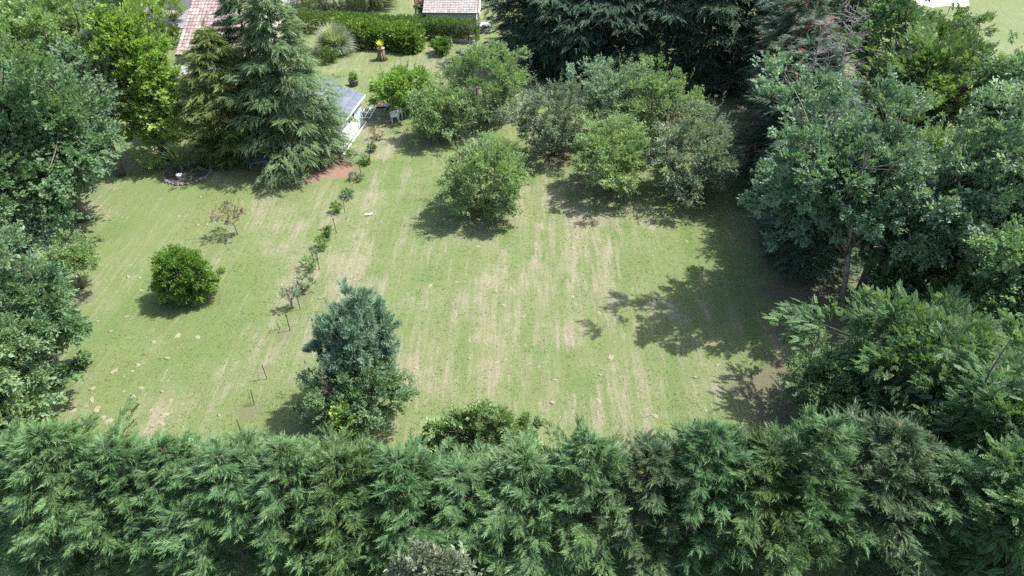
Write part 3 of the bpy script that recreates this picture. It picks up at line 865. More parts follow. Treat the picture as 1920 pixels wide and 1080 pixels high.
# ------------------------------------------------------------------ right hand windbreak
RG = 'dark cypresses of the right windbreak'
rk = [conifer_mesh('right_cypress_%d' % k, 80 + k, 8.4, 2.0, 130, 40, 'cyp', mt, 'dense', .35, .2, .55, .03, .5, .4, .7) for k, mt in enumerate(['cyp_dark', 'cyp_dark', 'cyp_rust'])]
rlab = ['nearest dark cypress of the right windbreak, beside the lone trunk', 'second nearest dark cypress of the right windbreak', 'third dark cypress of the right windbreak, just right of the orchard shade',
        'middle dark cypress of the right windbreak beside the last fruit tree', 'cypress of the right windbreak with a few rusty twigs', 'dark slightly rusty cypress behind the fifth one of the windbreak', 'far dark cypress of the right windbreak near the back corner', 'farthest dark cypress of the right windbreak']
for i in range(8):
    q = RW0.lerp(RW1, i / 7.3)
    k = 2 if i in (4, 5) else i % 2
    plant_tree('cypress_tree', rk[k][0], rk[k][1], (q.x + 1.75, q.y), rlab[i], 'cypress', RG, i * 2.1, (1, 1, [.72, .8, .88, .95, .98, 1.05, 1.0, 1.05][i]))

p = G(1500, 150, 6.0)
plant_tree('cypress_tree', rk[2][0], rk[2][1], (p.x, p.y), 'cypress with rust-red boughs just left of the dead grey trees', 'cypress', RG, 1.0, (1, 1, .93))
def dead_tree(name, loc, H, label, seed, lean=0.0):
    rs = random.Random(seed)
    t = thing(name, (loc[0], loc[1], 0), label, 'dead tree')
    tb = MB()
    tb.tube([(0, 0, 0), (lean * .3, 0, H * .5), (lean, 0, H)], [.14, .08, .012], 6)
    tb.obj('trunk', M['dead'], t)
    bb = MB()
    for k in range(70):
        z = H * rs.uniform(.45, .98); a = rs.uniform(0, 6.28); L = (H - z) * .24 + .3
        x0 = lean * (z / H) ** 1.5
        e = (x0 + math.cos(a) * L, math.sin(a) * L, z + L * rs.uniform(0, .4))
        mm = (x0 + math.cos(a) * L * .5, math.sin(a) * L * .5, z + L * .02)
        bb.tube([(x0, 0, z), mm, e], [.022, .014, .006], 3, cap=False)
        for q in range(7):
            f = rs.uniform(.35, 1); s0 = Vector((x0 + (e[0] - x0) * f, e[1] * f, z + (e[2] - z) * f))
            dv = Vector((math.cos(a) + rs.uniform(-1, 1), math.sin(a) + rs.uniform(-1, 1), rs.uniform(-.3, .8))).normalized() * rs.uniform(.2, .45)
            bb.tube([s0, s0 + dv], [.009, .004], 3, cap=False)
    bb.obj('branches', M['dead'], t)
    return t
for (px, py, hh, sd, lab) in [(1538, 72, 9.6, 1, 'dead grey-pink bare tree above the rust-red boughs'), (1598, 45, 9.9, 2, 'pale dead bare treetop just right of the larger dead tree')]:
    p = G(px, py, hh * .9)
    dead_tree('dead_tree', (p.x, p.y), hh, lab, sd)

RT = 'tall broadleaf trees on the right'
cc, m = base_of(1588, 322, 10.0, .64)
tb_ = G(1576, 580)
cm, tm = broad_mesh('poplar_tree', 90, 10.0, 166 * m, 158 * m, .27, 150, 100, 'twig', 'euc', .30, .66, 30, rag=.42, shell=.25, lobes=7, trunk_mat='pine_bark', tr=.42, off=(cc.x - tb_.x, cc.y - tb_.y), shoot_len=.8)
plant_tree('poplar_tree', cm, tm, (tb_.x, tb_.y), 'large grey-green tree on the right with a bare trunk standing in the lawn edge', 'tree', RT)

tree_at('fir_tree', 1575, 15, 10.0, 190, 'dark evergreen behind the pale dead treetop', 'cyp_dark', 113, .1, 50, 80, 'twig', .4, group=RT)
tree_at('elm_tree', 1765, 100, 6.4, 110, 'light green treetop below the white shelter at the meadow edge', 'robin_lime', 114, .1, 44, 75, 'twig', .36, group=RT)
tree_at('ash_tree', 1738, 185, 9.4, 235, 'yellow-green feathery tree at the upper right beside the far meadow', 'robin_lime', 91, .15, 100, 95, 'pinn_lo', .34, group=RT, rc=.95)
tree_at('fir_tree', 1470, 40, 9.0, 170, 'dark bushy evergreen at the top right behind the dead trees', 'cyp_dark', 92, .1, 50, 80, 'twig', .4, group=RT)
tree_at('fir_tree', 1665, 60, 9.8, 190, 'dull green tree at the top right between the dead treetop and the feathery tree', 'oak', 93, .1, 50, 80, 'twig', .4, group=RT)
tree_at('oak_tree', 1890, 215, 9.0, 170, 'dark blue-green tree at the right edge below the far meadow', 'euc', 94, .15, 60, 85, 'twig', .36, group=RT)
tree_at('oak_tree', 1850, 390, 9.8, 290, 'tall glossy-leaved tree at the right edge above the robinia', 'euc', 95, .2, 95, 90, 'big', .36, group=RT, rc=.9, shoots=10)
tree_at('oak_tree', 1930, 560, 7.5, 220, 'shaded tree cut by the right edge, behind the robinia', 'oak', 96, .2, 60, 80, 'twig', .34, group=RT)
tree_at('robinia_tree', 1650, 445, 6.3, 140, 'slim young robinia rising before the dark gap beside the lone trunk', 'robin', 97, .35, 26, 90, 'pinn', .32, rc=.55, up=0)
tree_at('robinia_tree', 1722, 690, 5.7, 365, 'big fresh green robinia with feathery leaves at the right of the lawn', 'robin', 98, .12, 125, 120, 'pinn', .31, zf=.55, rc=.72, rag=.2, shell=.4, up=-.02)
tree_at('holm_oak', 1560, 720, 3.6, 175, 'low dark shaded tree left of the big robinia, at the lawn edge', 'oak', 99, .05, 46, 85, 'twig_s', .28, rc=.55)
tree_at('robinia_tree', 1870, 820, 7.0, 270, 'dark green robinia at the lower right edge below the big robinia', 'robin', 110, .1, 80, 110, 'pinn', .32, rc=.7, up=-.02)
tree_at('robinia_tree', 1905, 985, 6.5, 230, 'robinia in the lower right corner over the last cypresses', 'robin', 111, .1, 56, 100, 'pinn', .32, rc=.62, up=-.02)
tree_at('elm_tree', 1720, 330, 6.5, 190, 'half hidden green tree between the grey-green tree and the glossy one', 'apple', 112, .1, 50, 80, 'twig', .34, group=RT)

tree_at('elm_tree', 1715, 492, 4.6, 170, 'low shaded tree filling the gap under the grey-green tree behind the robinia', 'oak', 115, .06, 46, 85, 'twig', .3, rc=.6)
tree_at('elm_tree', 1835, 560, 5.2, 170, 'mid-height shaded tree between the robinia and the glossy-leaved tree', 'apple', 116, .08, 46, 85, 'twig', .3, rc=.6)
# shrubs behind and before the foreground row
p, m = base_of(895, 812, 2.2, .6)
cm, tm = broad_mesh('viburnum_shrub', 120, 2.35, 112 * m, .9, .1, 46, 66, 'big', 'viburnum', .24, .36, 12, shoot_len=.4)
plant_tree('viburnum_shrub', cm, tm, (p.x, p.y), 'wide pale green leafy shrub showing behind the middle foreground cypresses', 'shrub')
p, m = base_of(812, 1080, 4.6, .8)
cm, tm = broad_mesh('elaeagnus_shrub', 121, 4.8, 78 * m, .7, .3, 30, 64, 'big', 'olive', .24, .36, 6, shoot_len=.4)
plant_tree('elaeagnus_shrub', cm, tm, (p.x, p.y), 'silvery green round-leaved shrub at the bottom edge of the picture', 'shrub')
p, m = base_of(1460, 1010, 5.0, .8)

# ------------------------------------------------------------------ clipped and flowering plants at the back
def blob_bush(name, loc, rx, ry, H, label, mat, seed, cat='bush', key='twig_s', sp=.2, n_cl=22, n_tw=60, rc=.3, group=None, **kw):
    cm, tm = broad_mesh(name, seed, H, rx, ry, .02, n_cl, n_tw, key, mat, sp, rc, 0, rag=.06, shell=.8, **kw)
    return plant_tree(name, cm, tm, loc, label, cat, group)
def hedge_mesh(name, L, W, H, n, mat, seed, key='twig_s', sp=.16, rough=.06, fill=True):
    rs = np.random.RandomState(seed)
    # leaves over a box shell running along +X
    A = np.array([L * W, L * H, L * H, W * H, W * H]); A = A / A.sum()
    f = rs.choice(5, n, p=A)
    u = rs.rand(n); v = rs.rand(n)
    P = np.zeros((n, 3)); N = np.zeros((n, 3))
    for k in range(5):
        q = f == k
        if k == 0: P[q] = np.stack([u[q] * L, (v[q] - .5) * W, np.full(q.sum(), H)], -1); N[q] = (0, 0, 1)
        if k in (1, 2):
            s = -1 if k == 1 else 1
            P[q] = np.stack([u[q] * L, np.full(q.sum(), s * W / 2), v[q] * H], -1); N[q] = (0, s, .3)
        if k > 2:
            s = 0 if k == 3 else 1
            P[q] = np.stack([np.full(q.sum(), s * L), (u[q] - .5) * W, v[q] * H], -1); N[q] = (2 * s - 1, 0, .3)
    wv = np.array([math.sin(x * 2.1 + seed) + math.sin(x * 5.3) for x in P[:, 0]]) * rough
    P = P * 1.0 + N * (wv[:, None] + rs.normal(-.04, rough * .7, (n, 1)))
    P[:, 2] = np.maximum(P[:, 2], .03)
    V, T = scatter(key, P, N + rs.normal(0, .6, (n, 3)) + np.array([0, 0, .4]), rs.normal(0, .5, (n, 3)) + np.array([0, 0, 1.]), sp * rs.uniform(.6, 1.4, n), rs)
    cm = soup(name + '_foliage', V, T, M[mat])
    tb = MB()
    k = int(L / .6)
    for i in range(k + 1):
        x = L * i / k
        tb.tube([(x, 0, -.1), (x + .05, .03, H * .45), (x, 0, H * .85)], [.035, .025, .01], 4)
        for j in range(5):
            a = rs.uniform(0, 6.28); z = H * rs.uniform(.2, .7)
            tb.tube([(x, 0, z), (x + math.cos(a) * W * .35, math.sin(a) * W * .35, z + .25)], [.012, .005], 3, cap=False)
    return cm, tb.mesh(name + '_stems', M['bark'])
def place_hedge(name, a, b, W, H, n, mat, seed, label, cat='hedge', **kw):
    a = Vector((a[0], a[1], 0)); b = Vector((b[0], b[1], 0)); d = b - a
    cm, tm = hedge_mesh(name, d.length, W, H, n, mat, seed, **kw)
    t = thing(name, (a.x, a.y, 0), label, cat, rz=math.atan2(d.y, d.x))
    link('stems', tm, t); link('foliage', cm, t)
    return t
place_hedge('clipped_hedge', G(566, 56), G(893, 76), 1.2, 1.35, 9000, 'hedge', 1, 'long dark green clipped hedge along the neighbour garden', key='twig_s', sp=.24)
place_hedge('laurel_hedge', G(640, 78), G(800, 97) + Vector((-.5, 0.3, 0)), 1.5, 1.35, 3600, 'laurel', 2, 'bright glossy laurel hedge in front of the long clipped hedge', key='big', sp=.34, rough=.16)
p = G(828, 101)
blob_bush('laurel_bush', (p.x, p.y), .8, .7, 1.2, 'small glossy laurel bush right of the laurel hedge', 'laurel', 130, key='big', sp=.28, n_cl=14, n_tw=36)
p = G(618, 117)
blob_bush('box_bush', (p.x, p.y), .65, .6, 1.2, 'small dark green bush at the foot of the pampas grass', 'hedge', 131, n_cl=14, n_tw=50)
p = G(312, 88)
blob_bush('clipped_dome', (p.x, p.y), 1.35, 1.3, 1.9, 'neatly clipped dome bush left of the tiled roof', 'hedge', 132, n_cl=40, n_tw=75, rc=.35)
for i, (px, py, rx, H, mt, lab) in enumerate([(275, 38, 1.7, 2.3, 'hedge', 'large rounded dark shrub above the clipped dome'), (325, 40, 1.3, 2.4, 'bay', 'loose green shrub against the tiled roof at the top'),
                                              (185, 26, 1.1, 2.4, 'cyp_dark', 'very dark shrub at the top left beside the paved yard'), (215, 52, 1.0, .9, 'purple', 'low purple-red leaved shrub behind the lime-green tree'),
                                              (282, 55, 1.2, .8, 'olive', 'low silvery shrub beside the clipped dome'), (240, 22, 1.1, 2.2, 'oak', 'dark green shrub at the top behind the tip of the lime-green tree')]):
    p = G(px, py)
    blob_bush('garden_shrub', (p.x, p.y), rx, rx * .9, H, lab, mt, 133 + i, 'shrub', sp=.24, n_cl=24, n_tw=60, rc=.45)

def blade_plant(name, loc, label, cat, mat, n, L, W, seed, arch=.9, trunk=0.0, parts=True, group=None, spread=1.2):
    """rosette or fountain of long blades; each blade its own curved strip"""
    rs = random.Random(seed)
    t = thing(name, (loc[0], loc[1], float(terrain_z(loc[0], loc[1]))), label, cat, group)
    if trunk: MB().tube([(0, 0, 0), (0, 0, trunk)], [.09, .07], 7).obj('stem', M['bark'], t)
    V = []; T = []
    for k in range(n):
        a = rs.uniform(0, 6.283); e = rs.uniform(.1, spread)      # angle from vertical
        l = L * rs.uniform(.7, 1.1); w = W * rs.uniform(.7, 1.2)
        px, pz, th = 0.02, trunk, e * .5
        seg = 5; pts = [(px, pz)]
        for s in range(seg):
            th += e * arch / seg
            px += math.sin(th) * l / seg; pz += math.cos(th) * l / seg
            pts.append((px, max(pz, .03)))
        ca, sa = math.cos(a), math.sin(a)
        for s in range(seg):
            w0 = w * (1 - (s / seg) ** 2); w1 = w * (1 - ((s + 1) / seg) ** 2)
            A = (pts[s][0] * ca - w0 * sa, pts[s][0] * sa + w0 * ca, pts[s][1]); B = (pts[s][0] * ca + w0 * sa, pts[s][0] * sa - w0 * ca, pts[s][1])
            Cc = (pts[s + 1][0] * ca + w1 * sa, pts[s + 1][0] * sa - w1 * ca, pts[s + 1][1]); Dd = (pts[s + 1][0] * ca - w1 * sa, pts[s + 1][0] * sa + w1 * ca, pts[s + 1][1])
            V += [A, B, Cc] + ([A, Cc, Dd] if s < seg - 1 else [])
            T += [k * .37 % 1.0] * (6 if s < seg - 1 else 3)
        if parts:
            o = link('leaf', soup('leaf', np.array(V), np.array(T), M[mat]), t); V = []; T = []
    if not parts:
        o = link('blades', soup('blades', np.array(V), np.array(T), M[mat]), t); tag(o, kind='stuff')
    return t
p = G(630, 97)
blade_plant('pampas_grass', (p.x, p.y), 'big silvery fountain of pampas grass left of the laurel hedge', 'grass clump', 'pampas', 3000, 2.2, .028, 1, .95, 0, False, spread=1.35)
p = G(344, 327)
blade_plant('yucca_plant', (p.x, p.y), 'spiky yucca rosette in the small round flower bed', 'yucca', 'yucca', 110, 1.25, .06, 2, .25, .75, True, spread=1.45)

# round flower bed
p = G(352, 326)
t = thing('flower_bed', (p.x, p.y, 0), 'round stone-edged flower bed around the yucca', 'flower bed')
MB().lathe([(1.25, 0), (1.2, .06), (.6, .13), (.02, .15)], n=22).obj('soil', M['bed'], t)
srs = random.Random(8)
stone_mes = []
for k in range(3):
    mb = MB(); prof = [(.02, 0), (.11, .01), (.13, .07), (.08, .13), (.02, .14)]
    mb.lathe(prof, n=6); mb.v = [(x * srs.uniform(.8, 1.2), y * srs.uniform(.8, 1.2), z * srs.uniform(.85, 1.1)) for x, y, z in mb.v]
    stone_mes.append(mb.mesh('stone', M['stone']))
for k in range(30):
    a = k / 30 * 6.283
    o = link('stone', stone_mes[k % 3], t, (1.25 * math.cos(a), 1.25 * math.sin(a), .0)); o.rotation_euler = (0, 0, srs.uniform(0, 6)); s = srs.uniform(.7, 1.15); o.scale = (s, s, s)
for k, (dx, dy, mt, lab) in enumerate([(-.75, -.35, 'olive', 'low silvery cushion plant at the left of the round bed'), (.35, -.75, 'olive', 'low pale grey-green plant right of the white pot in the round bed'),
                                       (.8, -.1, 'olive', 'low grey plant at the right of the round bed'), (.75, .5, 'hedge', 'dark green low plant at the back right of the round bed'), (-.6, .5, 'apple', 'soft green low plant at the back left of the round bed')]):
    blob_bush('bed_plant', (p.x + dx, p.y + dy), .36, .34, .45, lab, mt, 150 + k, 'plant', sp=.14, n_cl=9, n_tw=36, rc=.16)
pp = G(347, 326)
t = thing('white_pot', (pp.x, pp.y - .7, .08), 'small white pot at the front of the round flower bed', 'pot')
MB().lathe([(.10, 0), (.15, .22), (.17, .24), (.17, .28), (.13, .28), (.12, .2)]).obj('pot_wall', M['white_plastic'], t, smooth=True)

# stump planter with yellow leaves
p = G(716, 112)
t = thing('stump_planter', (p.x, p.y, 0), 'old tree stump used as plant stand on the back lawn', 'stump')
mb = MB(); rs = random.Random(3)
for k in range(9):
    a = k / 9 * 6.283
    mb.tube([(math.cos(a) * .42, math.sin(a) * .42, -.05), (math.cos(a) * .22, math.sin(a) * .22, .3), (math.cos(a) * .2, math.sin(a) * .2, .8 + rs.uniform(-.08, .08))], [.11, .09, .08], 6)
mb.obj('stump', M['wood'], t, smooth=True)
MB().lathe([(.0, 0), (.24, 0), (.30, .10), (.32, .12), (.28, .12)], (0, 0, .78)).obj('dish', M['terracotta'], t, smooth=True)
t2 = blade_plant('variegated_plant', (p.x, p.y), 'yellow-leaved plant on top of the old stump', 'plant', 'yellow_leaf', 48, .62, .06, 4, .5, 0, True, spread=1.2)
t2.location.z = .92
# stones on the back lawn
for (px, py, lab, s) in [(862, 99, 'pale rock lying on grass near the end of the laurel hedge', 2.0), (866, 103, 'smaller rock beside the pale rock on the back lawn', 1.3)]:
    q = G(px, py)
    o = link('rock', stone_mes[0], None, (q.x, q.y, 0)); o.scale = (s, s, s); tag(o, lab, 'rock')
# potted plant
p = G(664, 160)
t = thing('plant_pot', (p.x, p.y, 0), 'round grey tub behind the slate-grey shed roof', 'plant pot')
MB().lathe([(.26, 0), (.36, .38), (.38, .40), (.38, .45), (.32, .45), (.31, .38)]).obj('tub', M['pot'], t, smooth=True)
MB().lathe([(.30, 0), (.01, .02)], (0, 0, .385)).obj('soil', M['bed'], t)
q = blob_bush('potted_shrub', (p.x, p.y), .32, .32, .55, 'bushy green plant growing in the round grey tub', 'bay', 160, 'plant', sp=.18, n_cl=8, n_tw=34, rc=.16)
q.location.z = .38

# willow over the neighbour hedge
def willow(x, y, H, R, label, seed):
    p = Vector((x, y, 0))
    rs = np.random.RandomState(seed)
    n = 1500
    a = rs.uniform(0, 6.283, n); q = np.sqrt(rs.rand(n)) * R * .95
    zt = H * (.98 - .35 * (q / R) ** 2) - rs.uniform(0, .35, n) * H
    P = np.stack([q * np.cos(a), q * np.sin(a), zt], -1)
    D = np.stack([np.cos(a) * .25, np.sin(a) * .25, -np.ones(n)], -1) + rs.normal(0, .12, (n, 3))
    V, T = scatter('strand', P, D, np.stack([np.cos(a), np.sin(a), np.full(n, .2)], -1), np.minimum(rs.uniform(1.0, 2.2, n), zt * .8), rs)
    cm = soup('willow_crown', V, T, M['willow'])
    tb = MB(); tb.tube([(0, 0, 0), (0, 0, H * .4)], [.25, .18], 8)
    for k in range(9):
        b = k / 9 * 6.283
        tb.tube([(0, 0, H * .38), (math.cos(b) * R * .35, math.sin(b) * R * .35, H * .75), (math.cos(b) * R * .8, math.sin(b) * R * .8, H * .72)], [.1, .06, .02], 5)
    plant_tree('willow_tree', cm, tb.mesh('willow_trunk', M['bark'], True), (p.x, p.y), label)
willow(-17.2, 66.0, 6.0, 2.5, 'weeping willow hanging over the left end of the clipped hedge', 5)
willow(-12.6, 67.0, 5.8, 2.4, 'weeping willow beyond the middle of the clipped hedge', 6)

# pink oleander
p = G(797, 38)
cm, tm = broad_mesh('oleander', 170, 2.3, .7, .6, .15, 14, 40, 'twig', 'apple', .24, .3, 0)
t = plant_tree('oleander_bush', cm, tm, (p.x, p.y - .6), 'bush with bright pink flowers at the left gable of the neighbour shed', 'flowering bush')
rs = np.random.RandomState(9); n = 46
P = np.stack([rs.normal(0, .45, n), rs.normal(-.2, .35, n), rs.uniform(1.5, 2.4, n)], -1)
V, T = scatter('big', P, rs.normal(0, 1, (n, 3)) + np.array([0, 0, .8]), rs.normal(0, 1, (n, 3)), np.full(n, .26), rs)
link('flowers', soup('flowers', V, T, M['pink']), t)

# ------------------------------------------------------------------ buildings
def tiled_slope(name, parent, origin, u, v, L, Wd, step_u, step_v, mat, round_=True, seed=1):
    """u along the eave, v up the slope; rows of barrel tiles joined into one part"""
    rs = random.Random(seed)
    o = Vector(origin); u = Vector(u).normalized(); v = Vector(v).normalized(); n = u.cross(v).normalized()
    nu = int(L / step_u); nv = int(Wd / step_v)
    V = []; T = []
    for i in range(nu):
        for j in range(nv):
            tt = rs.random(); du = rs.uniform(-.01, .01)
            a = o + u * (i * step_u + du) + v * (j * step_v)
            l = step_v * 1.06
            h0, h1 = .035 + rs.uniform(0, .012), .008
            if round_:
                prof = [(0, 0), (.22, .8), (.5, 1.0), (.78, .8), (1, 0)]
            else:
                prof = [(.03, .35), (.97, .35)]
            k = .075 if round_ else .04
            pts0 = [a + u * (x * step_u) + n * (y * k + h0) for x, y in prof]
            pts1 = [a + u * (x * step_u) + v * l + n * (y * k + h1) for x, y in prof]
            for q in range(len(prof) - 1):
                V += [pts0[q], pts0[q + 1], pts1[q + 1], pts0[q], pts1[q + 1], pts1[q]]
                T += [tt] * 6
            V += [pts0[0], pts0[len(prof) // 2] if round_ else pts0[1], pts0[0] - n * .04, pts0[-1], pts0[-1] - n * .04, pts0[0] - n * .04]; T += [tt] * 6
    me = soup(name, np.array([tuple(x) for x in V]), np.array(T), M[mat])
    ob = link(name, me, parent); tag(ob, kind='stuff')
    return ob

def gable_house(name, loc, rz, L, W, eave, pitch, label, wallmat, tile_mat_, cat='house', su=.24, sv=.40, over=.4, round_=True, seed=1):
    """L along local X (eaves), W along local Y; ridge along X"""
    t = thing(name, (loc[0], loc[1], 0), label, cat, rz=rz)
    rise = math.tan(pitch) * W / 2
    mb = MB()
    x0, x1, y0, y1 = 0, L, 0, W
    vs = [(x0, y0, 0), (x1, y0, 0), (x1, y1, 0), (x0, y1, 0), (x0, y0, eave), (x1, y0, eave), (x1, y1, eave), (x0, y1, eave), (x0, W / 2, eave + rise), (x1, W / 2, eave + rise)]
    mb.add(vs, [(0, 1, 5, 4), (2, 3, 7, 6), (1, 2, 6, 9, 5), (3, 0, 4, 8, 7)])
    mb.obj('wall', M[wallmat], t)
    sl = math.hypot(W / 2 + over, math.tan(pitch) * (W / 2 + over))
    dz = math.tan(pitch) * over
    c, s = math.cos(pitch), math.sin(pitch)
    th = .06
    for sgn, ye in ((1, -over), (-1, W + over)):
        a = Vector((-over, ye, eave - dz + .05)); vv = Vector((0, sgn * c, s)); uu = Vector((1, 0, 0))
        b = a + uu * (L + 2 * over); e = a + vv * sl; f = b + vv * sl
        dn = Vector((0, 0, -th))
        MB().add([a, b, f, e, a + dn, b + dn, f + dn, e + dn], [(0, 1, 2, 3), (7, 6, 5, 4), (0, 4, 5, 1), (1, 5, 6, 2), (3, 7, 4, 0), (2, 6, 7, 3)]).obj('roof_deck', M['wood'], t)
        if sgn == 1: tiled_slope('roof_tiles', t, a + Vector((0, 0, .01)), uu, vv, L + 2 * over, sl, su, sv, tile_mat_, round_, seed)
        else: tiled_slope('roof_tiles', t, b + Vector((0, 0, .01)), -uu, vv, L + 2 * over, sl, su, sv, tile_mat_, round_, seed + 1)
    MB().tube([(-over, W / 2, eave + rise + .11), (L + over, W / 2, eave + rise + .11)], .11, 8).obj('ridge_tiles', M['terracotta'] if round_ else M['shade_white'], t)
    return t
# tiled house, its front eave looking at the camera
p = Vector((-22.1, 47.6, 0))
h = gable_house('tiled_house', (p.x, p.y), R_(4), 3.9, 15.0, 2.75, R_(17), 'long house with faded pink clay tile roof behind the conifers at the upper left', 'cream', 'tile', over=.35)
MB().box((2.2, -.02, 1.1), (1.0, .04, 2.0)).obj('door', M['wood'], h)
w = MB().box((-.02, 4.0, 1.5), (.04, 1.2, 1.1)).obj('window', M['glass'], h)
# lean-to in front of it
t = thing('lean_to', (p.x + .3, p.y - 1.5, 0), 'grey sheet roof of a low lean-to below the tiled roof', 'lean-to')
mb = MB().add([(-.3, -.3, 1.75), (2.6, -.3, 1.75), (2.6, 1.15, 2.1), (-.3, 1.15, 2.1), (-.3, -.3, 1.70), (2.6, -.3, 1.70), (2.6, 1.15, 2.05), (-.3, 1.15, 2.05)], [(0, 1, 2, 3), (7, 6, 5, 4), (0, 4, 5, 1), (1, 5, 6, 2), (2, 6, 7, 3), (3, 7, 4, 0)])
mb.obj('roof', M['grey'], t)
for x in (0, 2.4): MB().tube([(x, -.15, 0), (x, -.15, 1.70)], .05, 6).obj('post', M['wood'], t)

# neighbour's shed at the top
h2 = gable_house('neighbour_shed', (-7.0, 59.6), R_(-1), 4.1, 7.0, 1.75, R_(20), 'neighbour shed with faded brownish shingle roof at the top', 'shade_white', 'shingle', 'shed', .22, .22, .22, False, 3)
for y0_, y1_, z0_, z1_ in ((-.22, 3.5, 1.72, 3.07), (7.22, 3.5, 1.72, 3.07)):
    MB().tube([(4.36, y0_, z0_), (4.36, y1_, z1_)], .07, 4).obj('bargeboard', M['white'], h2)
for (x, y) in ((4.30, .1), (4.30, 6.9)): MB().box((x, y, .87), (.12, .12, 1.74)).obj('corner_post', M['white'], h2)
MB().box((4.13, 3.0, 1.0), (.04, .9, 1.9)).obj('door', M['white'], h2)
q = G(906, 62)
for k in range(4):
    t = thing('pallet', (q.x + .05 * (k % 2), q.y + .4, .15 * k), ['lowest', 'second', 'third', 'topmost'][k] + ' of the pale pallets stacked beside the neighbour shed', 'pallet', 'pale pallets stacked by the neighbour shed', rz=.1 * k)
    for j in range(5): MB().box((0, -.44 + .22 * j, .12), (1.1, .14, .025)).obj('slat', M['shade_white'], t)
    for j in range(3): MB().box((-.48 + .48 * j, 0, .05), (.09, 1.0, .1)).obj('bearer', M['shade_white'], t)
q2 = G(902, 60)
for k in range(3):
    lb = ['leftmost', 'middle', 'rightmost'][k] + ' of three weathered poles leaning against the right end of the neighbour shed'
    o = MB().tube([(q2.x - .05 + .12 * k, q2.y - .2, .02), (q2.x - .35 + .1 * k, q2.y + .7, 1.5 - .15 * k)], .035, 4).obj('wooden_pole', M['wood'])
    tag(o, lb, 'pole', 'poles leaning on the neighbour shed')

# slate-roofed white garden shed behind the cedar
far_c = G(681, 230); near_c = G(642, 285)
ax = (near_c - far_c); ax.z = 0; Ls = ax.length; ang = math.atan2(ax.y, ax.x)          # local X runs from far to near corner
t = thing('garden_shed', (far_c.x, far_c.y, 0), 'white garden shed with slate-grey roof half hidden by the cedar', 'shed', rz=ang)
# local +Y must point away from the lawn (to the left): rotate check
lx = Vector((math.cos(ang), math.sin(ang))); ly = Vector((-math.sin(ang), math.cos(ang)))
sg = 1 if ly.x < 0 else -1
Ws, ev, rg = 4.0, 1.85, 2.65
V0 = [(0, 0, 0), (Ls, 0, 0), (Ls, sg * Ws, 0), (0, sg * Ws, 0), (0, 0, ev), (Ls, 0, ev), (Ls, sg * Ws, ev), (0, sg * Ws, ev), (0, sg * Ws / 2, rg), (Ls, sg * Ws / 2, rg)]
wl = MB().add(V0, [(0, 1, 5, 4), (2, 3, 7, 6), (1, 2, 6, 9, 5), (3, 0, 4, 8, 7)]).obj('wall', M['white'], t)
ov = .28
for s2 in (0, 1):
    ye = -ov if s2 == 0 else Ws + ov
    ze = ev - (rg - ev) / (Ws / 2) * ov + .05
    A_ = [(-ov, sg * ye, ze), (Ls + ov, sg * ye, ze), (Ls + ov, sg * Ws / 2, rg + .05), (-ov, sg * Ws / 2, rg + .05)]
    B_ = [(a, b, c - .07) for a, b, c in A_]
    rf = MB().add(A_ + B_, [(0, 1, 2, 3), (7, 6, 5, 4), (0, 4, 5, 1), (1, 5, 6, 2), (2, 6, 7, 3), (3, 7, 4, 0)]).obj('roof', M['slate'], t)
    for k in range(1, 5):                                                         # felt laps
        f = k / 5
        y_ = ye + (Ws / 2 - ye) * f; z_ = ze + (rg + .05 - ze) * f
        MB().box(((Ls) / 2, sg * y_, z_ + .006), (Ls + 2 * ov, .05, .012)).obj('roofing_lap', M['slate'], rf)
MB().box((Ls / 2, sg * (-ov - .012), ev - .10), (Ls + 2 * ov, .022, .12)).obj('fascia', M['white'], t)
for k in range(9):                                                                # boarding of the lawn side
    z_ = .1 + k * .2
    MB().box((Ls / 2, sg * -.012, z_), (Ls, .02, .185)).obj('board', M['white'], wl)
d_ = MB().box((Ls * .16, sg * -.035, .86), (.78, .03, 1.66)).obj('door', M['blue_door'], t)
for k in range(5): MB().box((Ls * .16 - .3 + .15 * k, sg * -.058, .86), (.05, .02, 1.62)).obj('door_strip', M['white_plastic'], d_)
w_ = MB().box((Ls * .48, sg * -.035, 1.25), (1.0, .03, .34)).obj('window', M['glass'], t)
MB().box((Ls * .48, sg * -.045, 1.25), (.03, .03, .34)).obj('glazing_bar', M['white'], w_)
MB().tube([(Ls + .03, sg * .1, 0), (Ls + .03, sg * .1, 1.7)], .035, 6).obj('downpipe', M['white_plastic'], t)
# white rail on the grass
a, b = G(687, 231), G(641, 296)
o = MB().tube([(a.x, a.y, .07), (b.x, b.y, .07)], .05, 6).obj('white_rail', M['white_plastic']); tag(o, 'long white pipe lying on the grass along the shed', 'pipe')
t = thing('slatted_trellis', G(689, 214), 'white slatted frame lying on the grass at the far corner of the shed', 'frame')
c0, c1 = Vector((0, 0, .1)), Vector((G(681, 228) - G(694, 202)))
bv = G(682, 222) - G(694, 202); bv.z = 0
nv = Vector((-bv.y, bv.x, 0)).normalized()
for k in (-.35, 0, .35):
    MB().tube([nv * k - bv * .5 + Vector((0, 0, .08)), nv * k + bv * .5 + Vector((0, 0, .08))], .03, 5).obj('rail', M['white_plastic'], t)
for k in (-.48, 0, .48):
    MB().tube([bv * k - nv * .38 + Vector((0, 0, .125)), bv * k + nv * .38 + Vector((0, 0, .125))], .02, 5).obj('crossbar', M['white_plastic'], t)

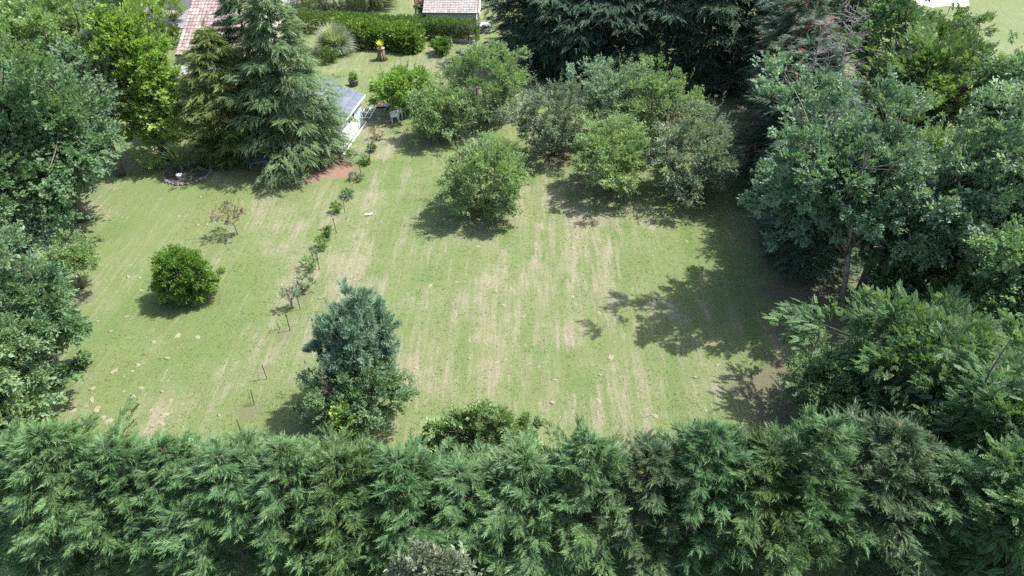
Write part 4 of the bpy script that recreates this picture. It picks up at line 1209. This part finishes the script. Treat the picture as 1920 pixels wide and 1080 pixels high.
# buildings cut by the top edge at the left
t = thing('garage', (-44.0, 66.0, 0), 'pale garage with low roof at the top left corner', 'garage')
MB().box((5, 3, 1.25), (12, 6, 2.5)).obj('wall', M['cream'], t)
MB().add([(-1.4, -.5, 2.5), (11.4, -.5, 2.5), (11.4, 6.5, 3.2), (-1.4, 6.5, 3.2), (-1.4, -.5, 2.65), (11.4, -.5, 2.65), (11.4, 6.5, 3.35), (-1.4, 6.5, 3.35)], [(3, 2, 1, 0), (4, 5, 6, 7), (0, 1, 5, 4), (1, 2, 6, 5), (2, 3, 7, 6), (3, 0, 4, 7)]).obj('roof', M['shade_white'], t)
for x in (1.5, 5.5): MB().box((x, -.02, 1.3), (2.4, .04, 2.0)).obj('garage_door', M['shade_white'], t)
t = thing('greenhouse', (-31.4, 65.5, 0), 'small glazed lean-to with red-brown frame at the top left', 'greenhouse', rz=R_(12))
MB().box((1.6, 1.2, .5), (3.2, 2.4, 1.0)).obj('wall', M['cream'], t)
for k in range(3):
    MB().add([(.05 + k * 1.07, -.1, 1.35), (1.0 + k * 1.07, -.1, 1.35), (1.0 + k * 1.07, 2.3, 2.2), (.05 + k * 1.07, 2.3, 2.2), (.05 + k * 1.07, -.1, 1.32), (1.0 + k * 1.07, -.1, 1.32), (1.0 + k * 1.07, 2.3, 2.17), (.05 + k * 1.07, 2.3, 2.17)], [(0, 1, 2, 3), (7, 6, 5, 4), (0, 4, 5, 1), (2, 6, 7, 3)]).obj('pane', M['glass'], t)
for k in range(4):
    MB().tube([(k * 1.07, -.12, .98), (k * 1.07, -.12, 1.38), (k * 1.07, 2.3, 2.24)], .045, 5).obj('frame_bar', M['terracotta'], t)
# paved yard
y_ = MB(); pts = [G(95, 30), G(225, 36), G(232, 18), G(110, 0)]
y_.add([(-36, 64.2, .075), (-24.5, 59.5, .075), (-19, 70, .075), (-34, 86, .075)], [(0, 1, 2, 3)]).obj('paved_yard', M['asphalt'])
tag(bpy.data.objects['paved_yard'], kind='structure')
# reddish roof behind the dark conifers
gable_house('far_house', (7.0, 62.0), R_(2), 9.0, 9.0, 2.6, R_(20), 'house with reddish tiled roof glimpsed through the dark conifers', 'cream', 'tile', over=.3, su=.3, sv=.45, seed=9)
# white vans / tarpaulin in the far meadow
p = G(1802, 16)
t = thing('white_marquee', (p.x - 4.4, p.y - 3.0, 0), 'white tarpaulin shelter at the edge of the far meadow', 'shelter')
mb = MB(); nx_ = 9
vs = []; fs = []
for i in range(nx_ + 1):
    for j in range(7):
        x = -2.2 + 4.6 * i / nx_; y = -1.3 + 2.6 * j / 6
        vs.append((x, y, 1.5 + .45 * math.sin(math.pi * j / 6) + .09 * math.sin(x * 3 + j)))
for i in range(nx_):
    for j in range(6): fs.append((i * 7 + j, (i + 1) * 7 + j, (i + 1) * 7 + j + 1, i * 7 + j + 1))
mb.add(vs, fs).obj('canopy', M['white_plastic'], t, smooth=True)
for (x, y) in ((-2.1, -1.2), (2.3, -1.2), (-2.1, 1.2), (2.3, 1.2)): MB().tube([(x, y, 0), (x, y, 1.5)], .04, 5).obj('post', M['grey'], t)

# ------------------------------------------------------------------ wire fence and low wall
a, b = G(640, 64), G(893, 81)
d = b - a; n = 9
t = thing('wire_fence', (a.x, a.y, 0), 'thin green wire fence in front of the clipped hedge', 'fence')
for k in range(n + 1):
    q = d * (k / n)
    MB().tube([(q.x, q.y, 0), (q.x, q.y, 1.25)], .028, 5).obj('post', M['fence_green'], t)
mb = MB()
for z in np.arange(.15, 1.25, .15): mb.tube([(0, 0, z), (d.x, d.y, z)], .006, 3, cap=False)
for k in range(int(d.length / .2)):
    q = d * (k * .2 / d.length); mb.tube([(q.x, q.y, .1), (q.x, q.y, 1.2)], .004, 3, cap=False)
tag(mb.obj('mesh_wire', M['fence_green'], t), kind='stuff')
a, b = G(803, 73), G(893, 83)
d = b - a
t = thing('low_wall', (a.x, a.y, 0), 'low concrete edging wall below the right end of the clipped hedge', 'wall', rz=math.atan2(d.y, d.x))
nb = int(d.length / .5)
blk = MB().box((.245, 0, .14), (.48, .16, .30)).mesh('block', M['concrete'])
for k in range(nb): link('block', blk, t, (k * .5, 0, 0))

# ------------------------------------------------------------------ garden furniture
def chair_parts(t, z=0.0):
    m = M['white_plastic']
    MB().box((0, 0, .42 + z), (.46, .44, .03)).obj('seat', m, t)
    for (x, y) in ((-.2, -.2), (.2, -.2), (-.2, .2), (.2, .2)):
        MB().tube([(x * 1.12, y * 1.12, z), (x, y, .42 + z)], [.022, .028], 5).obj('leg', m, t)
    bp = t
    for k in range(5): MB().box((-.16 + .08 * k, .235, .62 + z), (.05, .02, .38)).obj('back_slat', m, bp)
    MB().tube([(-.22, .22, .43 + z), (-.21, .25, .8 + z), (0, .26, .85 + z), (.21, .25, .8 + z), (.22, .22, .43 + z)], .02, 5).obj('back_frame', m, t)
    for s in (-1, 1):
        MB().tube([(s * .24, .22, .65 + z), (s * .26, 0, .66 + z), (s * .25, -.2, .63 + z), (s * .23, -.2, .43 + z)], .02, 5).obj('armrest', m, t)
p = G(741, 229)
ch = thing('garden_chair', (p.x, p.y, .04), 'white plastic garden chair nearest the camera by the lime-green tree', 'chair', 'white plastic garden chairs', rz=R_(200))
chair_parts(ch)
c2 = copy_tree(ch); q = G(752, 221); c2.location = (q.x, q.y, .04); c2.rotation_euler.z = R_(160); c2['label'] = 'white plastic garden chair behind the nearest one, beside the table'
p = G(752, 210)
t = thing('garden_table', (p.x, p.y, .03), 'small pale blue-white garden table behind the chairs', 'table')
MB().lathe([(.42, .68), (.45, .69), (.45, .72), (.0, .725)], n=18).obj('tabletop', M['blue_door'], t, smooth=False)
for k in range(4):
    a = .8 + k * math.pi / 2
    MB().tube([(math.cos(a) * .33, math.sin(a) * .33, 0), (math.cos(a) * .2, math.sin(a) * .2, .68)], .02, 5).obj('leg', M['white_plastic'], t)
p = G(719, 198)
o = MB().box((0, 0, .07), (1.1, .75, .03), R_(8)).obj('terracotta_board', M['terracotta'], loc=(p.x, p.y, .02)); tag(o, 'orange board lying flat on the grass under the lime-green tree', 'board')
p = G(727, 205)
o = MB().lathe([(.10, 0), (.14, .2), (.15, .22), (.12, .22)]).obj('blue_bucket', M['blue_cap'], loc=(p.x, p.y, .03)); tag(o, 'small blue bucket beside the orange board', 'bucket')

# blue tarpaulin and grey drum in the cedar's shade
p = G(485, 300)
mb = MB(); vs = []; fs = []; rs = random.Random(2); N_ = 9
for i in range(N_ + 1):
    for j in range(N_ + 1):
        x = -.6 + 1.2 * i / N_; y = -.5 + 1.0 * j / N_; e = max(abs(x) / .6, abs(y) / .5)
        vs.append((x * (1 + .1 * e), y, max(.02, .75 * (1 - e ** 4) + rs.uniform(-.05, .05))))
for i in range(N_):
    for j in range(N_): fs.append((i * (N_ + 1) + j, (i + 1) * (N_ + 1) + j, (i + 1) * (N_ + 1) + j + 1, i * (N_ + 1) + j + 1))
o = mb.add(vs, fs).obj('blue_tarpaulin', M['blue_tarp'], loc=(p.x, p.y, .02)); tag(o, 'crumpled blue tarpaulin over a heap in the shade of the cedar', 'tarpaulin')
p = G(469, 272)
t = thing('grey_drum', (p.x, p.y, 0), 'grey round-lidded drum left of the blue tarpaulin', 'drum')
MB().lathe([(.28, 0), (.29, .3), (.28, .32), (.29, .6), (.28, .62), (.28, .84)]).obj('barrel', M['grey'], t, smooth=True)
MB().lathe([(.30, .84), (.30, .88), (.02, .91)]).obj('lid', M['grey'], t, smooth=False)

# ------------------------------------------------------------------ bed row: stakes and young shrubs
SG = 'dark thin stakes along the young planting'
def stake(base, top_py, cap, label, H=None):
    p = G(*base)
    H = H or .75
    t = thing('garden_stake', (p.x, p.y, float(terrain_z(p.x, p.y)) - .02), label, 'stake', SG, rz=hrs.uniform(0, 6))
    lean = hrs.uniform(-.06, .06)
    MB().tube([(0, 0, 0), (lean, 0, H)], .017, 6).obj('rod', M['stake'], t)
    if cap == 'tip':
        MB().lathe([(.018, 0), (.024, .01), (.024, .05), (.01, .06)], (lean, 0, H - .03), 6).obj('cap', M['terracotta'], t)
    elif cap:
        MB().lathe([(.02, 0), (.045, .01), (.045, .05), (.02, .07)], (lean, 0, H - .03), 8).obj('cap', M['blue_cap'] if cap == 'blue' else (M['white_plastic'] if cap == 'white' else M['stake']), t)
    return t
for (bx, by, cap, H, lab) in [(694, 306, 'blue', .9, 'blue-capped stake near the front corner of the shed'), (678, 333, None, .75, 'thin bare stake below the blue-capped one near the shed'),
                              (647, 400, 'blue', .9, 'blue-capped stake beside the small bush in the middle of the row'), (631, 438, 'dark', .85, 'black-capped stake just right of the pair of dark low shrubs'),
                              (599, 505, 'dark', .9, 'dark stake at the right of the loose green shrub'), (563, 580, None, .85, 'stake beside the pink-flowered shrub'),
                              (544, 620, 'dark', .85, 'dark stake below the pink-flowered shrub with a small soil ring'), (525, 618, None, .4, 'short thin stick left of the stake with soil ring'),
                              (501, 711, 'tip', .8, 'pale-tipped stake left of the dark round tree'), (477, 760, None, .8, 'stake leaning beside a bare young stem, third from the cypresses'),
                              (453, 813, 'tip', .8, 'pale-tipped stake nearest the foreground cypresses')]:
    stake((bx, by), 0, cap, lab, H)
YG = 'young shrubs planted in a row across the lawn'
for i, (px, py, r, H, mt, lab) in enumerate([
        (706, 262, .45, .75, 'red_leaf', 'reddish-topped young bush in the row beside the shed, nearest the chairs'),
        (698, 284, .28, .5, 'hedge', 'small dark young shrub between the reddish bush and the blue-capped stake'),
        (687, 309, .25, .4, 'hedge', 'small dark young shrub just below the first blue-capped stake'),
        (668, 338, .42, .45, 'plum', 'straggly grey young shrub with pale flowers in the upper row'),
        (652, 371, .34, .5, 'oak', 'dark low shrub above the second blue-capped stake'),
        (632, 399, .32, .65, 'bay', 'fresh green young shrub left of the second blue-capped stake'),
        (615, 442, .28, .5, 'hedge', 'small dark green shrub left of the black-capped stake'),
        (605, 466, .38, .7, 'bay', 'glossy green young shrub below the small dark green one'),
        (583, 503, .45, .75, 'apple', 'loose green young shrub left of the dark stake in mid row'),
        (572, 545, .52, .8, 'olive', 'dense silvery shrub with white flowers in the row, the roundest of them')]):
    p = G(px, py)
    blob_bush('young_shrub', (p.x, p.y), r, r * .9, H, lab, mt, 200 + i, 'shrub', sp=.15, n_cl=9, n_tw=26, rc=.17, group=YG)
def flowers_on(px, py, z0, z1, r, n, mat, name='flowers', parent=None, size=.12, seed=1):
    rs = np.random.RandomState(seed)
    P = np.stack([rs.normal(0, r * .6, n), rs.normal(0, r * .6, n), rs.uniform(z0, z1, n)], -1)
    V, T = scatter('big', P, rs.normal(0, 1, (n, 3)) + np.array([0, 0, .8]), rs.normal(0, 1, (n, 3)), np.full(n, size), rs)
    return link(name, soup(name, V, T, M[mat]), parent)
p = G(549, 578)
cm, tm = broad_mesh('pink_shrub', 220, 1.15, .42, .36, .5, 9, 26, 'twig_s', 'plum', .15, .17, 0, trunk_mat='twig')
t = plant_tree('pink_shrub', cm, tm, (p.x, p.y), 'airy young shrub on a thin stem with pink flowers, lowest of the planted row', 'shrub', YG)
flowers_on(0, 0, .75, 1.2, .4, 22, 'pale_pink', parent=t, seed=4, size=.08)
for nm, lab, i in (('young_shrub.009', '', 5),):
    pr = bpy.data.objects.get(nm)
    if pr: flowers_on(0, 0, .45, .8, .45, 14, 'white_fl', parent=pr, seed=5, size=.07)
for (px, py, hh, lab) in [(471, 757, 1.0, 'bare pale young stem beside the leaning stake'), (487, 712, .8, 'leafless sapling stem left of the pale-tipped stake'), (521, 617, .7, 'thin leafless sapling left of the dark stake with soil ring')]:
    p = G(px, py); mb = MB(); rs = random.Random(px)
    t = thing('sapling', (p.x, p.y, 0), lab, 'sapling')
    mb.tube([(0, 0, 0), (.02, 0, hh * .5), (0, .02, hh)], [.014, .01, .004], 5)
    for k in range(5):
        z = hh * (.4 + .12 * k); a = rs.uniform(0, 6.28); mb.tube([(0, 0, z), (math.cos(a) * .22, math.sin(a) * .22, z + .18)], [.007, .003], 3)
    mb.obj('stem', M['twig'], t)
# solar lights on the back lawn
for (px, py, lab) in [(872, 112, 'thin garden light post left of the fork of the back fruit tree'), (878, 103, 'second thin garden light post nearer the laurel hedge')]:
    p = G(px, py)
    t = thing('garden_light', (p.x, p.y, 0), lab, 'garden light', 'solar garden lights on the back lawn')
    MB().tube([(0, 0, 0), (0, 0, .7)], .015, 5).obj('post', M['grey'], t)
    MB().lathe([(.05, .66), (.09, .72), (.09, .78), (.02, .83)], n=8).obj('lamp_head', M['white_plastic'], t)
p = G(773, 50); 
o = MB().tube([(0, 0, 0), (0, 0, 4.5)], [.07, .05], 7).obj('wooden_pole', M['wood'], loc=(p.x, p.y + 3, 0)); tag(o, 'upright dark pole standing on the lawn beyond the clipped hedge', 'pole')

# ------------------------------------------------------------------ soil patches and molehills
mrs = random.Random(12)
pm = []
for k in range(5):
    mb = MB(); n = 13; vs = [(0, 0, .022)]; fs = []
    for ring, (rr, zz) in enumerate([(.5, .018), (.85, .008), (1.05, -.02)]):
        for j in range(n):
            a = j / n * 6.283; r = rr * (1 + mrs.uniform(-.42, .38)); vs.append((math.cos(a) * r * .2, math.sin(a) * r * .2, zz + mrs.uniform(-.006, .006)))
    for j in range(n): fs.append((0, 1 + j, 1 + (j + 1) % n))
    for q in range(2):
        for j in range(n):
            j2 = (j + 1) % n; fs.append((1 + q * n + j, 1 + (q + 1) * n + j, 1 + (q + 1) * n + j2, 1 + q * n + j2))
    pm.append(mb.add(vs, fs).mesh('soil_patch', M['soil'], True))
spots = [(1145, 670, 1.1), (1228, 780, 1.0), (1122, 752, .8), (983, 593, .8), (1123, 586, .8), (1040, 712, .7), (1010, 688, .6), (1125, 702, .7), (1062, 447, .6), (940, 470, .7), (905, 440, .9), (895, 462, .7),
         (1068, 421, .8), (1081, 440, .6), (962, 441, .7), (1012, 455, .6), (1073, 556, .7), (806, 536, .8), (858, 530, .8), (944, 573, .8), (880, 672, .6), (833, 470, .6), (835, 466, .5), (660, 427, .7), (692, 404, .6),
         (183, 603, .8), (262, 521, .8), (264, 545, .7), (240, 520, .7), (237, 594, .6), (207, 622, .8), (333, 630, .9), (370, 633, .9), (287, 642, .7), (100, 673, .7), (145, 683, .9), (160, 697, .8), (213, 697, 1.1), (313, 673, .9), (259, 685, .7), (233, 708, .6), (248, 697, .5),
         (112, 742, 1.1), (126, 746, .8), (133, 754, .7), (128, 764, 1.0), (138, 771, 1.0), (91, 741, .7), (172, 730, .8), (172, 750, 1.1), (182, 769, 1.2), (194, 783, 1.0), (232, 735, .8), (249, 743, .7), (264, 729, .8), (303, 735, .8), (309, 778, .9), (283, 770, .8), (286, 799, 1.0), (303, 795, .8), (411, 779, .6), (204, 791, .9),
         (335, 405, .7), (370, 421, .8), (388, 421, .7), (376, 369, .8), (425, 447, 1.0), (985, 870, .8), (1035, 755, .7), (1345, 685, .9), (1373, 681, .6), (1365, 660, .7), (1410, 664, .8), (1303, 708, .6), (1287, 452, .8), (1300, 638, .6), (667, 97, 1.2), (815, 288, .8), (668, 130, 1.3), (780, 690, .9), (600, 560, .7)]
for i, (px, py, s) in enumerate(spots):
    p = G(px, py)
    o = link('soil_patch', pm[i % 5], None, (p.x, p.y, float(terrain_z(p.x, p.y)) + .012))
    o.rotation_euler = (0, 0, mrs.uniform(0, 6.28)); s *= .7; o.scale = (s * mrs.uniform(.6, 1.35), s * mrs.uniform(.5, 1.0), .7)
    if px < 220 and py > 660: lb = 'pale molehill on the lower left lawn close to the walnut and the foreground cypresses'
    elif px < 430 and py > 660: lb = 'pale molehill on the lower left lawn towards the pale-tipped stakes'
    elif px < 470 and py > 500: lb = 'bare soil patch in the grass around the cone-shaped bush'
    elif px < 470: lb = 'bare soil patch in the grass near the small reddish young tree'
    elif py < 300: lb = 'bare soil patch on the narrow lawn behind the sheds'
    elif px < 880: lb = 'bare soil patch left of the dry rows between the stakes and the round fruit tree'
    elif px < 1180: lb = 'pale bare soil spot between the dry mower rows of the big lawn'
    else: lb = 'pale bare soil spot beside the large shadow on the right of the lawn'
    tag(o, lb, 'soil patch', 'pale molehills and bare patches in the lawn')
p = G(692, 404)
o = MB().box((0, 0, .05), (.4, .12, .03), .3).obj('white_label', M['white_plastic'], loc=(p.x, p.y, .03)); tag(o, 'small white plastic piece lying on the dry grass in mid lawn', 'plastic piece')

print('TRIS', sum(sum(len(p.vertices) - 2 for p in m.polygons) if len(m.polygons) < 1000 else len(m.polygons) for m in bpy.data.meshes))
